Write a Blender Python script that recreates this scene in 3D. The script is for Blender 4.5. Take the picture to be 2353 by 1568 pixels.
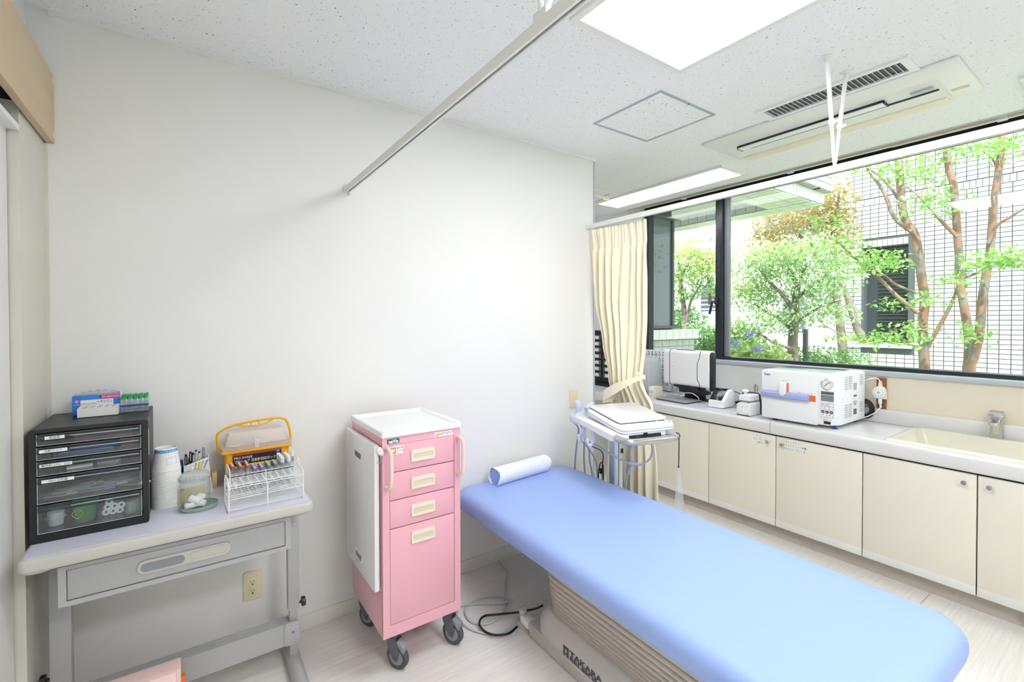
import bpy, bmesh, math, random
import numpy as np
from mathutils import Vector, Matrix

for o in list(bpy.data.objects):
    bpy.data.objects.remove(o, do_unlink=True)
SC = bpy.context.scene
COL = SC.collection

# ------------------------------------------------------------------ camera
F_PX, PX0, PY0 = 1066.2, 1176.5, 751.1            # focal length / principal point in the 2353x1568 frame
YAW, PITCH, ROLL = .608156, .0125416, -.0021182
CAM = Vector((0, 0, 1.40))
_f = Vector((math.sin(YAW)*math.cos(PITCH), math.cos(YAW)*math.cos(PITCH), -math.sin(PITCH)))
_r = Vector((math.cos(YAW), -math.sin(YAW), 0))
_u = _r.cross(_f)
_R = _r*math.cos(ROLL) + _u*math.sin(ROLL)
_U = -_r*math.sin(ROLL) + _u*math.cos(ROLL)
cd = bpy.data.cameras.new('camera')
cd.sensor_width = 36.0
cd.lens = F_PX/2353*36.0
cd.shift_y = -(784-PY0)/2353
cd.clip_start = 0.02
cd.clip_end = 200
cam = bpy.data.objects.new('camera', cd)
COL.objects.link(cam)
cam.matrix_world = Matrix(((_R.x, _U.x, -_f.x, CAM.x), (_R.y, _U.y, -_f.y, CAM.y), (_R.z, _U.z, -_f.z, CAM.z), (0, 0, 0, 1)))
SC.camera = cam

def ray(px, py):
    return _f + _R*((px-PX0)/F_PX) - _U*((py-PY0)/F_PX)
def on_x(px, py, X):
    d = ray(px, py); return CAM + d*((X-CAM.x)/d.x)
def on_y(px, py, Y):
    d = ray(px, py); return CAM + d*((Y-CAM.y)/d.y)
def on_z(px, py, Z):
    d = ray(px, py); return CAM + d*((Z-CAM.z)/d.z)

# ------------------------------------------------------------------ sky, sun, exposure
w = bpy.data.worlds.new('sky'); SC.world = w; w.use_nodes = True
nt = w.node_tree
bg = nt.nodes['Background']
bg.inputs['Color'].default_value = (0.86, 0.93, 1.0, 1)
bg.inputs['Strength'].default_value = 3.0
sd = bpy.data.lights.new('sun', 'SUN'); sd.energy = 6.0; sd.angle = math.radians(2.0); sd.color = (1.0, 0.96, 0.88)
sun = bpy.data.objects.new('sun', sd); COL.objects.link(sun)
sun.rotation_euler = Vector((0.52, 0.30, -0.95)).to_track_quat('-Z', 'Y').to_euler()
SC.view_settings.view_transform = 'Standard'
SC.view_settings.look = 'None'
SC.view_settings.gamma = 1
SC.view_settings.use_curve_mapping = False
SC.view_settings.exposure = 0.23
try: SC.cycles.transparent_max_bounces = 32             # many clear sheets one behind another
except Exception: pass
LAMP_E = 18.0                                       # emission of the ceiling luminaires

# ------------------------------------------------------------------ materials
def lin(h):
    if isinstance(h, (tuple, list)): return tuple(h)[:3]
    h = h.lstrip('#'); c = [int(h[i:i+2], 16)/255 for i in (0, 2, 4)]
    return tuple(x/12.92 if x <= .04045 else ((x+.055)/1.055)**2.4 for x in c)

def mat(name, col, rough=.5, metal=0., spec=.5, coat=0., trans=0., sss=0., bump=None, var=None, emit=None):
    m = bpy.data.materials.new(name); m.use_nodes = True
    t = m.node_tree; b = t.nodes['Principled BSDF']
    c = lin(col)
    b.inputs['Base Color'].default_value = (*c, 1)
    b.inputs['Roughness'].default_value = rough
    b.inputs['Metallic'].default_value = metal
    b.inputs['Specular IOR Level'].default_value = spec
    b.inputs['Coat Weight'].default_value = coat
    b.inputs['Transmission Weight'].default_value = trans
    if emit:
        b.inputs['Emission Color'].default_value = (*lin(emit[0]), 1)
        b.inputs['Emission Strength'].default_value = emit[1]
    tc = None
    if bump or var:
        tc = t.nodes.new('ShaderNodeTexCoord')
    if bump:                                        # (scale, strength, distance)
        n = t.nodes.new('ShaderNodeTexNoise'); n.inputs['Scale'].default_value = bump[0]; n.inputs['Detail'].default_value = 3
        t.links.new(tc.outputs['Object'], n.inputs['Vector'])
        bp = t.nodes.new('ShaderNodeBump'); bp.inputs['Strength'].default_value = bump[1]; bp.inputs['Distance'].default_value = bump[2]
        t.links.new(n.outputs['Fac'], bp.inputs['Height']); t.links.new(bp.outputs['Normal'], b.inputs['Normal'])
    if var:                                         # (scale, second colour, low, high)
        n = t.nodes.new('ShaderNodeTexNoise'); n.inputs['Scale'].default_value = var[0]; n.inputs['Detail'].default_value = 4
        t.links.new(tc.outputs['Object'], n.inputs['Vector'])
        r = t.nodes.new('ShaderNodeMapRange'); r.inputs['From Min'].default_value = var[2]; r.inputs['From Max'].default_value = var[3]
        t.links.new(n.outputs['Fac'], r.inputs['Value'])
        x = t.nodes.new('ShaderNodeMix'); x.data_type = 'RGBA'
        x.inputs[6].default_value = (*c, 1); x.inputs[7].default_value = (*lin(var[1]), 1)
        t.links.new(r.outputs['Result'], x.inputs[0]); t.links.new(x.outputs[2], b.inputs['Base Color'])
    return m

def clear_mat(name, tint='#ffffff', refl=1.0, haze=0.0, hazecol='#ffffff', rough=.03, tl_mix=.5):
    """thin clear sheet: transparent + fresnel reflection (+ a little milky haze)"""
    m = bpy.data.materials.new(name); m.use_nodes = True
    t = m.node_tree; t.nodes.clear()
    out = t.nodes.new('ShaderNodeOutputMaterial')
    tr = t.nodes.new('ShaderNodeBsdfTransparent'); tr.inputs['Color'].default_value = (*lin(tint), 1)
    gl = t.nodes.new('ShaderNodeBsdfGlossy'); gl.inputs['Roughness'].default_value = rough
    lw = t.nodes.new('ShaderNodeLayerWeight'); lw.inputs['Blend'].default_value = .5
    pw = t.nodes.new('ShaderNodeMath'); pw.operation = 'POWER'; pw.inputs[1].default_value = 5.0
    t.links.new(lw.outputs['Facing'], pw.inputs[0])
    mu = t.nodes.new('ShaderNodeMath'); mu.operation = 'MULTIPLY_ADD'; mu.inputs[1].default_value = .85*refl; mu.inputs[2].default_value = .045*refl
    t.links.new(pw.outputs['Value'], mu.inputs[0])
    base = tr.outputs['BSDF']
    if haze > 0:
        d = t.nodes.new('ShaderNodeBsdfDiffuse'); d.inputs['Color'].default_value = (*lin(hazecol), 1)
        tl = t.nodes.new('ShaderNodeBsdfTranslucent'); tl.inputs['Color'].default_value = (*lin(hazecol), 1)
        ad = t.nodes.new('ShaderNodeMixShader'); ad.inputs[0].default_value = tl_mix
        t.links.new(d.outputs['BSDF'], ad.inputs[1]); t.links.new(tl.outputs['BSDF'], ad.inputs[2])
        mh = t.nodes.new('ShaderNodeMixShader'); mh.inputs[0].default_value = haze
        t.links.new(base, mh.inputs[1]); t.links.new(ad.outputs['Shader'], mh.inputs[2]); base = mh.outputs['Shader']
    mx = t.nodes.new('ShaderNodeMixShader')
    t.links.new(mu.outputs['Value'], mx.inputs[0]); t.links.new(base, mx.inputs[1]); t.links.new(gl.outputs['BSDF'], mx.inputs[2])
    t.links.new(mx.outputs['Shader'], out.inputs['Surface'])
    return m

def leaf_mat(name, c1, c2, trans=.45):
    m = bpy.data.materials.new(name); m.use_nodes = True
    t = m.node_tree; t.nodes.clear()
    out = t.nodes.new('ShaderNodeOutputMaterial')
    g = t.nodes.new('ShaderNodeNewGeometry'); oi = t.nodes.new('ShaderNodeObjectInfo')
    ad = t.nodes.new('ShaderNodeMath'); ad.operation = 'ADD'
    t.links.new(g.outputs['Random Per Island'], ad.inputs[0]); t.links.new(oi.outputs['Random'], ad.inputs[1])
    fr = t.nodes.new('ShaderNodeMath'); fr.operation = 'FRACT'; t.links.new(ad.outputs['Value'], fr.inputs[0])
    x = t.nodes.new('ShaderNodeMix'); x.data_type = 'RGBA'
    x.inputs[6].default_value = (*lin(c1), 1); x.inputs[7].default_value = (*lin(c2), 1)
    t.links.new(fr.outputs['Value'], x.inputs[0])
    d = t.nodes.new('ShaderNodeBsdfDiffuse'); tl = t.nodes.new('ShaderNodeBsdfTranslucent')
    t.links.new(x.outputs[2], d.inputs['Color']); t.links.new(x.outputs[2], tl.inputs['Color'])
    mx = t.nodes.new('ShaderNodeMixShader'); mx.inputs[0].default_value = trans
    t.links.new(d.outputs['BSDF'], mx.inputs[1]); t.links.new(tl.outputs['BSDF'], mx.inputs[2])
    gl = t.nodes.new('ShaderNodeBsdfGlossy'); gl.inputs['Roughness'].default_value = .35
    m2 = t.nodes.new('ShaderNodeMixShader'); m2.inputs[0].default_value = .06
    t.links.new(mx.outputs['Shader'], m2.inputs[1]); t.links.new(gl.outputs['BSDF'], m2.inputs[2])
    t.links.new(m2.outputs['Shader'], out.inputs['Surface'])
    return m

def ceiling_mat():
    m = mat('ceiling_board', '#f5f6f7', .85, spec=.2)
    t = m.node_tree; b = t.nodes['Principled BSDF']
    tc = t.nodes.new('ShaderNodeTexCoord')
    def speck(scale, sx, sy, lo, hi, detail=3):
        mp = t.nodes.new('ShaderNodeMapping'); mp.inputs['Scale'].default_value = (sx, sy, 1)
        t.links.new(tc.outputs['Object'], mp.inputs['Vector'])
        n = t.nodes.new('ShaderNodeTexNoise'); n.inputs['Scale'].default_value = scale; n.inputs['Detail'].default_value = detail
        n.inputs['Roughness'].default_value = .55
        t.links.new(mp.outputs['Vector'], n.inputs['Vector'])
        r = t.nodes.new('ShaderNodeMapRange'); r.inputs['From Min'].default_value = lo; r.inputs['From Max'].default_value = hi
        t.links.new(n.outputs['Fac'], r.inputs['Value']); return r.outputs['Result']
    a = speck(150, 1.0, .40, .665, .70); c = speck(210, 1, .8, .69, .73, 2)
    mx = t.nodes.new('ShaderNodeMath'); mx.operation = 'MAXIMUM'
    t.links.new(a, mx.inputs[0]); t.links.new(c, mx.inputs[1])
    x = t.nodes.new('ShaderNodeMix'); x.data_type = 'RGBA'
    x.inputs[6].default_value = (*lin('#f5f6f7'), 1); x.inputs[7].default_value = (*lin('#6f6962'), 1)
    t.links.new(mx.outputs['Value'], x.inputs[0]); t.links.new(x.outputs[2], b.inputs['Base Color'])
    bp = t.nodes.new('ShaderNodeBump'); bp.invert = True; bp.inputs['Strength'].default_value = .6; bp.inputs['Distance'].default_value = .002
    t.links.new(mx.outputs['Value'], bp.inputs['Height']); t.links.new(bp.outputs['Normal'], b.inputs['Normal'])
    return m

def floor_mat():
    m = mat('pale_wood_vinyl', '#dcd5cb', .38, spec=.4)
    t = m.node_tree; b = t.nodes['Principled BSDF']
    tc = t.nodes.new('ShaderNodeTexCoord')
    mp = t.nodes.new('ShaderNodeMapping'); mp.inputs['Scale'].default_value = (1.2, 42, 1)
    t.links.new(tc.outputs['Object'], mp.inputs['Vector'])
    n = t.nodes.new('ShaderNodeTexNoise'); n.inputs['Scale'].default_value = 2.2; n.inputs['Detail'].default_value = 6; n.inputs['Roughness'].default_value = .65
    t.links.new(mp.outputs['Vector'], n.inputs['Vector'])
    n2 = t.nodes.new('ShaderNodeTexNoise'); n2.inputs['Scale'].default_value = 1.3
    t.links.new(tc.outputs['Object'], n2.inputs['Vector'])
    r = t.nodes.new('ShaderNodeMapRange'); r.inputs['From Min'].default_value = .32; r.inputs['From Max'].default_value = .7
    t.links.new(n.outputs['Fac'], r.inputs['Value'])
    x = t.nodes.new('ShaderNodeMix'); x.data_type = 'RGBA'
    x.inputs[6].default_value = (*lin('#dfdad3'), 1); x.inputs[7].default_value = (*lin('#f0ede8'), 1)
    t.links.new(r.outputs['Result'], x.inputs[0]); t.links.new(x.outputs[2], b.inputs['Base Color'])
    return m

def wood_mat(name, c1, c2, scale=(1, 1, 1), rough=.5):
    m = mat(name, c1, rough)
    t = m.node_tree; b = t.nodes['Principled BSDF']
    tc = t.nodes.new('ShaderNodeTexCoord')
    mp = t.nodes.new('ShaderNodeMapping'); mp.inputs['Scale'].default_value = scale
    t.links.new(tc.outputs['Object'], mp.inputs['Vector'])
    n = t.nodes.new('ShaderNodeTexNoise'); n.inputs['Scale'].default_value = 3; n.inputs['Detail'].default_value = 5
    t.links.new(mp.outputs['Vector'], n.inputs['Vector'])
    x = t.nodes.new('ShaderNodeMix'); x.data_type = 'RGBA'
    x.inputs[6].default_value = (*lin(c1), 1); x.inputs[7].default_value = (*lin(c2), 1)
    t.links.new(n.outputs['Fac'], x.inputs[0]); t.links.new(x.outputs[2], b.inputs['Base Color'])
    return m

def rib_mat(name, col, axis, freq, strength=.5, rough=.35):
    """glazed tile with fine vertical ribs (relief only)"""
    m = mat(name, col, rough)
    t = m.node_tree; b = t.nodes['Principled BSDF']
    g = t.nodes.new('ShaderNodeNewGeometry')
    mp = t.nodes.new('ShaderNodeSeparateXYZ'); t.links.new(g.outputs['Position'], mp.inputs[0])
    mu = t.nodes.new('ShaderNodeMath'); mu.operation = 'MULTIPLY'; mu.inputs[1].default_value = freq*2*math.pi
    t.links.new(mp.outputs[axis], mu.inputs[0])
    s = t.nodes.new('ShaderNodeMath'); s.operation = 'SINE'; t.links.new(mu.outputs[0], s.inputs[0])
    bp = t.nodes.new('ShaderNodeBump'); bp.inputs['Strength'].default_value = strength; bp.inputs['Distance'].default_value = .004
    t.links.new(s.outputs[0], bp.inputs['Height']); t.links.new(bp.outputs['Normal'], b.inputs['Normal'])
    return m

def emit_mat(name, col, strength):
    m = bpy.data.materials.new(name); m.use_nodes = True
    t = m.node_tree; t.nodes.clear()
    o = t.nodes.new('ShaderNodeOutputMaterial'); e = t.nodes.new('ShaderNodeEmission')
    e.inputs['Color'].default_value = (*lin(col), 1); e.inputs['Strength'].default_value = strength
    t.links.new(e.outputs['Emission'], o.inputs['Surface'])
    return m

MT = dict(
    wall=mat('white_wallpaper', '#efeeeb', .8, spec=.25, bump=(900, .12, .0006)),
    base=mat('vinyl_base', '#ebe7df', .55),
    ceil=ceiling_mat(), floor=floor_mat(),
    white=mat('white_plastic', '#f3f4f5', .35), whitegloss=mat('white_gloss', '#f6f7f9', .18, coat=.3),
    trimwhite=mat('white_paint', '#eeeee9', .4), ivory=mat('ivory_plastic', '#e9e2bd', .4), cream=mat('cream_plastic', '#efe6cf', .4),
    alu=mat('aluminium', '#c9cfd6', .35, metal=.85), steel=mat('brushed_steel', '#c9c7c2', .28, metal=1.), chrome=mat('chrome', '#d8dadc', .12, metal=1.),
    sillgrey=mat('grey_sill', '#b9bec4', .4),
    blackframe=mat('black_frame', '#23272e', .35), black=mat('black_plastic', '#17181b', .4), blackg=mat('black_gloss', '#101114', .15),
    dgrey=mat('dark_grey_plastic', '#5d6167', .4), mgrey=mat('mid_grey', '#8d9095', .45), rubber=mat('grey_rubber', '#4f5256', .6),
    deskgrey=mat('grey_enamel', '#b4b5b6', .38), desktop=mat('lavender_laminate', '#dcdcec', .3), deskedge=mat('grey_edge', '#c9c6c0', .4),
    pink=mat('pink_enamel', '#efb3c0', .3, coat=.15), palepink=mat('pale_pink_plastic', '#f4d3cd', .35),
    blue=mat('blue_vinyl', '#9fb9f2', .42, spec=.4, bump=(350, .05, .0005)), paper=mat('paper', '#f2f5fb', .7),
    bellow=mat('beige_rubber', '#c3bbb2', .5), bedbase=mat('bed_enamel', '#c4c1bc', .35), logo=mat('logo_grey', '#4b4e54', .5),
    cab=mat('cream_laminate', '#e9e4d6', .38), cabwhite=mat('cabinet_edge', '#e6e4e0', .5), worktop=mat('worktop_white', '#dfdedd', .22, coat=.2),
    worktop2=mat('worktop_lavender', '#d5d6e0', .3), sink=mat('sink_cream', '#e2decd', .2, coat=.3), panelcream=mat('splash_panel', '#e3dac6', .3),
    gap=mat('dark_gap', '#3a352f', .8), recess=mat('recess_shade_grey', '#6d6c69', .8), kick=mat('toe_kick', '#bdb5aa', .6, var=(9, '#8d8376', .55, .8)),
    curtain=mat('cream_curtain', '#fff6dc', .85, spec=.1, bump=(500, .1, .0006)),
    lav=mat('lavender_plastic', '#a5addf', .35), lilac=mat('lilac_grey', '#cfd5e6', .4), cable=mat('cable_grey', '#a9adbd', .45), orange=mat('orange_plastic', '#ee7b33', .5),
    door=mat('door_leaf', '#e9e9e5', .5), jamb=mat('jamb_paint', '#dcd8cc', .5), maple=wood_mat('pale_maple', '#d9c4a4', '#c9b18d', (8, .8, 8)),
    brown=wood_mat('brown_board', '#9a5f38', '#7d4a2a', (10, 10, 1)),
    yellow=mat('yellow_plastic', '#f4b51f', .35), text=mat('ink_dark', '#1e2126', .6), textw=mat('ink_white', '#f4f4f4', .6),
    textb=mat('ink_blue', '#2a5fc0', .6), label=mat('label_white', '#f1f1ee', .6), red=mat('red_plastic', '#c4283a', .45), green=mat('green_plastic', '#2fa45f', .4),
    blueb=mat('box_blue', '#2f86e8', .45), teal=mat('teal_dark', '#2e6a70', .4), magenta=mat('box_pink', '#e25a9d', .5), ltblue=mat('light_blue', '#4ba3e6', .5),
    dblue=mat('deep_blue', '#1f4f9c', .45), purple=mat('purple_cap', '#8b76b3', .45), brownc=mat('rust_cap', '#b0593a', .45), greyc=mat('grey_cap', '#7c8580', .45),
    cotton=mat('cotton', '#f4f5f6', .9, bump=(120, .4, .003)), dish=mat('sage_metal', '#9fb3a6', .4), sand=mat('khaki', '#d9cfa4', .6), gcup=mat('cup_green', '#2f7a41', .6), lime=mat('lime_print', '#a6d34b', .6),
    glass=clear_mat('window_glass', '#f8fbfb', .55), clear=clear_mat('clear_plastic', '#f6f8f9', 1.0, .04), smoke=clear_mat('smoke_plastic', '#c9ced4', 1.3, .06, '#dfe6ee', .08),
    tubeclear=clear_mat('clear_tube', '#f2f6f8', 1.0, .12), bag=clear_mat('plastic_bag', '#f4f6f6', .8, .35), frost=clear_mat('frosted_lid', '#fffdfb', .8, .42, '#fff8f4', .3, .1), capwhite=mat('cap_white', '#f0efec', .4), edgeglint=clear_mat('clear_highlight', '#f6f8f9', 1.5, .5, '#eef3f8', .1, .1), jar=clear_mat('jar_glass', '#fafcfb', 1.4, .03), cover=clear_mat('cloudy_cover', '#eef0f0', .8, .72, '#e6e8ea', .35),
    lamp=emit_mat('lamp_diffuser', '#fbfcff', LAMP_E), lamp2=emit_mat('strip_diffuser', '#fbfcff', LAMP_E*.38), lamp3=emit_mat('rear_diffuser', '#fbfcff', LAMP_E*2.0),
    tile=rib_mat('ribbed_tile', '#dfe4e4', 1, 95), tilex=rib_mat('ribbed_tile_x', '#dfe3e1', 0, 60, .9), tileplain=mat('plain_tile', '#e9ece9', .3), joint=mat('tile_joint', '#565c60', .8), jointl=mat('tile_joint_pale', '#b3b3ab', .8),
    concrete=mat('white_render', '#f3f5f6', .8), soffit=mat('soffit_white', '#e9ebee', .8), darkglass=mat('dark_window', '#3c434c', .12, spec=.8), louvre=mat('louvre_grey', '#7f879c', .5), blueglass=mat('blue_window', '#93a7bd', .15),
    bark=mat('tan_bark', '#9d7c68', .8, var=(7, '#8f877f', .45, .6)), barkg=mat('grey_bark', '#8a7e74', .85, var=(9, '#6a5f57', .4, .65)), soil=mat('garden_ground', '#c9c6b4', .9, var=(3, '#9fae7c', .4, .6)),
    leaf=leaf_mat('leaf_green', '#7cb356', '#b9dd86', .5), leafd=leaf_mat('leaf_deep', '#5d9458', '#a5cb86', .4), leafs=leaf_mat('leaf_shrub', '#7aa868', '#c9deab', .4), leafy=leaf_mat('leaf_yellow', '#b7cc78', '#e6ecb4', .5), leafo=leaf_mat('leaf_orange', '#bb9a68', '#b3b67c', .4), hydr=leaf_mat('flower_blue', '#7f8fd6', '#a7a5e0', .3),
)
# ------------------------------------------------------------------ builders
def root_matrix(o):
    while o.parent is not None: o = o.parent
    return Matrix.Translation(o.location) @ o.rotation_euler.to_matrix().to_4x4()

def tag(o, label=None, cat=None, group=None, kind=None):
    if label: o['label'] = label
    if cat: o['category'] = cat
    if group: o['group'] = group
    if kind: o['kind'] = kind
    return o

def thing(name, label, cat, loc=(0, 0, 0), rz=0., group=None):
    o = bpy.data.objects.new(name, None); COL.objects.link(o)
    o.location = loc; o.rotation_euler = (0, 0, rz); o.empty_display_size = .05
    return tag(o, label, cat, group)

def catmull(pts, n=8):
    P = [Vector(p) for p in pts]
    if len(P) < 3: return P
    out = []
    for i in range(len(P)-1):
        p0 = P[i-1] if i > 0 else P[i]*2-P[i+1]; p1 = P[i]; p2 = P[i+1]
        p3 = P[i+2] if i+2 < len(P) else P[i+1]*2-P[i]
        for k in range(n):
            t = k/n
            out.append(.5*((2*p1)+(p2-p0)*t+(2*p0-5*p1+4*p2-p3)*t*t+(3*p1-p0-3*p2+p3)*t**3))
    out.append(P[-1]); return out

class B:
    """collects shapes into one bmesh; build() links them as ONE mesh object"""
    def __init__(s, xf=None): s.bm = bmesh.new(); s.xf = xf
    def _merge(s, t):
        if s.xf is not None: t.transform(s.xf)
        me = bpy.data.meshes.new('t'); t.to_mesh(me); t.free(); s.bm.from_mesh(me); bpy.data.meshes.remove(me); return s
    def box(s, x0, x1, y0, y1, z0, z1, bev=0., seg=2):
        t = bmesh.new(); bmesh.ops.create_cube(t, size=1)
        for v in t.verts: v.co = Vector((x0+(x1-x0)*(v.co.x+.5), y0+(y1-y0)*(v.co.y+.5), z0+(z1-z0)*(v.co.z+.5)))
        if bev > 0:
            bev = min(bev, .49*min(abs(x1-x0), abs(y1-y0), abs(z1-z0)))
            bmesh.ops.bevel(t, geom=t.edges[:], offset=bev, segments=seg, profile=.5, affect='EDGES', clamp_overlap=True)
        return s._merge(t)
    def prism(s, poly, axis, a0, a1, bev=0., seg=2):
        """extrude a 2-D polygon along an axis; poly in the other two axes (x:(y,z)  y:(x,z)  z:(x,y))"""
        def P(u, v, a): return {'x': (a, u, v), 'y': (u, a, v), 'z': (u, v, a)}[axis]
        t = bmesh.new()
        lo = [t.verts.new(P(u, v, a0)) for u, v in poly]; hi = [t.verts.new(P(u, v, a1)) for u, v in poly]
        f0 = t.faces.new(lo); f1 = t.faces.new(hi); n = len(poly)
        for i in range(n): t.faces.new((lo[i], lo[(i+1) % n], hi[(i+1) % n], hi[i]))
        bmesh.ops.recalc_face_normals(t, faces=t.faces[:])
        if bev > 0:
            e = [e for f in (f0, f1) for e in f.edges]
            bmesh.ops.bevel(t, geom=e, offset=bev, segments=seg, profile=.5, affect='EDGES', clamp_overlap=True)
        return s._merge(t)
    def frame(s, outer, inner, axis, a0, a1):
        """extruded ring between two outlines with the same number of points"""
        def P(u, v, a): return {'x': (a, u, v), 'y': (u, a, v), 'z': (u, v, a)}[axis]
        t = bmesh.new(); n = len(outer)
        L = [[t.verts.new(P(u, v, a)) for u, v in q] for a in (a0, a1) for q in (outer, inner)]
        for i in range(n):
            j = (i+1) % n
            t.faces.new((L[0][i], L[0][j], L[1][j], L[1][i])); t.faces.new((L[2][i], L[2][j], L[3][j], L[3][i]))
            t.faces.new((L[0][i], L[0][j], L[2][j], L[2][i])); t.faces.new((L[1][i], L[1][j], L[3][j], L[3][i]))
        bmesh.ops.recalc_face_normals(t, faces=t.faces[:])
        return s._merge(t)
    def tube(s, pts, r, seg=8, caps=True, closed=False):
        P = [Vector(p) for p in pts]; n = len(P)
        R = r if isinstance(r, (list, tuple)) else [r]*n
        t = bmesh.new(); rings = []
        up = None
        for i in range(n):
            if closed: d = P[(i+1) % n]-P[i-1]
            else: d = (P[min(i+1, n-1)]-P[max(i-1, 0)])
            d = d.normalized() if d.length > 1e-9 else Vector((0, 0, 1))
            if up is None:
                up = Vector((0, 0, 1)) if abs(d.z) < .9 else Vector((1, 0, 0))
            a = (up - d*up.dot(d))
            if a.length < 1e-6: a = d.orthogonal()
            a.normalize(); up = a; b = d.cross(a)
            rings.append([t.verts.new(P[i]+(a*math.cos(2*math.pi*k/seg)+b*math.sin(2*math.pi*k/seg))*R[i]) for k in range(seg)])
        for i in range(n if closed else n-1):
            A, Bq = rings[i], rings[(i+1) % n]
            for k in range(seg): t.faces.new((A[k], A[(k+1) % seg], Bq[(k+1) % seg], Bq[k]))
        if caps and not closed:
            t.faces.new(rings[0][::-1]); t.faces.new(rings[-1])
        bmesh.ops.recalc_face_normals(t, faces=t.faces[:])
        return s._merge(t)
    def cyl(s, p0, p1, r, seg=16, r1=None): return s.tube([p0, p1], [r, r if r1 is None else r1], seg)
    def lathe(s, prof, c=(0, 0, 0), axis=(0, 0, 1), seg=24, cap=True, sx=1., sy=1.):
        """profile (radius, height) turned about an axis through c"""
        ax = Vector(axis).normalized(); q = Vector((0, 0, 1)).rotation_difference(ax); c = Vector(c)
        t = bmesh.new(); rings = []
        for r, h in prof:
            rings.append([t.verts.new(c + q @ Vector((r*sx*math.cos(2*math.pi*k/seg), r*sy*math.sin(2*math.pi*k/seg), h))) for k in range(seg)])
        for A, Bq in zip(rings, rings[1:]):
            for k in range(seg): t.faces.new((A[k], A[(k+1) % seg], Bq[(k+1) % seg], Bq[k]))
        if cap:
            if prof[0][0] > 1e-6: t.faces.new(rings[0][::-1])
            if prof[-1][0] > 1e-6: t.faces.new(rings[-1])
        bmesh.ops.remove_doubles(t, verts=t.verts[:], dist=1e-6)
        bmesh.ops.recalc_face_normals(t, faces=t.faces[:])
        return s._merge(t)
    def ball(s, c, rx, ry=None, rz=None, seg=12, ring=8):
        t = bmesh.new(); bmesh.ops.create_uvsphere(t, u_segments=seg, v_segments=ring, radius=1)
        for v in t.verts: v.co = Vector((c[0]+v.co.x*rx, c[1]+v.co.y*(ry or rx), c[2]+v.co.z*(rz or rx)))
        return s._merge(t)
    def grid(s, rows, closed_u=False, thick=0.):
        t = bmesh.new(); V = [[t.verts.new(p) for p in r] for r in rows]
        for i in range(len(V)-1):
            n = len(V[i])
            for k in range(n if closed_u else n-1):
                t.faces.new((V[i][k], V[i][(k+1) % n], V[i+1][(k+1) % n], V[i+1][k]))
        bmesh.ops.recalc_face_normals(t, faces=t.faces[:])
        if thick: bmesh.ops.solidify(t, geom=t.faces[:], thickness=thick)
        return s._merge(t)
    def quad(s, a, b, c, d):
        t = bmesh.new(); t.faces.new([t.verts.new(p) for p in (a, b, c, d)]); return s._merge(t)
    def loft(s, sections, cap=True):
        """closed outlines with the same number of points, joined"""
        t = bmesh.new(); V = [[t.verts.new(p) for p in r] for r in sections]; n = len(V[0])
        for A, Bq in zip(V, V[1:]):
            for k in range(n): t.faces.new((A[k], A[(k+1) % n], Bq[(k+1) % n], Bq[k]))
        if cap: t.faces.new(V[0][::-1]); t.faces.new(V[-1])
        bmesh.ops.recalc_face_normals(t, faces=t.faces[:])
        return s._merge(t)
    def build(s, name, m, parent=None, world=True, smooth=35, loc=None):
        if parent is not None and world: s.bm.transform(root_matrix(parent).inverted())
        if parent is None and loc is not None: s.bm.transform(Matrix.Translation(-Vector(loc)))
        me = bpy.data.meshes.new(name); s.bm.to_mesh(me); s.bm.free()
        me.materials.append(MT[m] if isinstance(m, str) else m)
        if smooth:
            me.polygons.foreach_set('use_smooth', [True]*len(me.polygons)); me.set_sharp_from_angle(angle=math.radians(smooth))
        o = bpy.data.objects.new(name, me); COL.objects.link(o)
        if parent is not None: o.parent = parent
        elif loc is not None: o.location = loc
        return o

def dup(o, parent=None):
    c = o.copy(); COL.objects.link(c); c.parent = parent
    for ch in list(o.children): dup(ch, c)
    return c

def rrect(x0, x1, y0, y1, r, n=6):
    out = []
    for cx, cy, a in ((x1-r, y1-r, 0), (x0+r, y1-r, 90), (x0+r, y0+r, 180), (x1-r, y0+r, 270)):
        for k in range(n+1):
            t = math.radians(a+90*k/n); out.append((cx+r*math.cos(t), cy+r*math.sin(t)))
    return out

def struct(o, label=None): 
    o['kind'] = 'structure'
    if label: o['label'] = label
    return o

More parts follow.
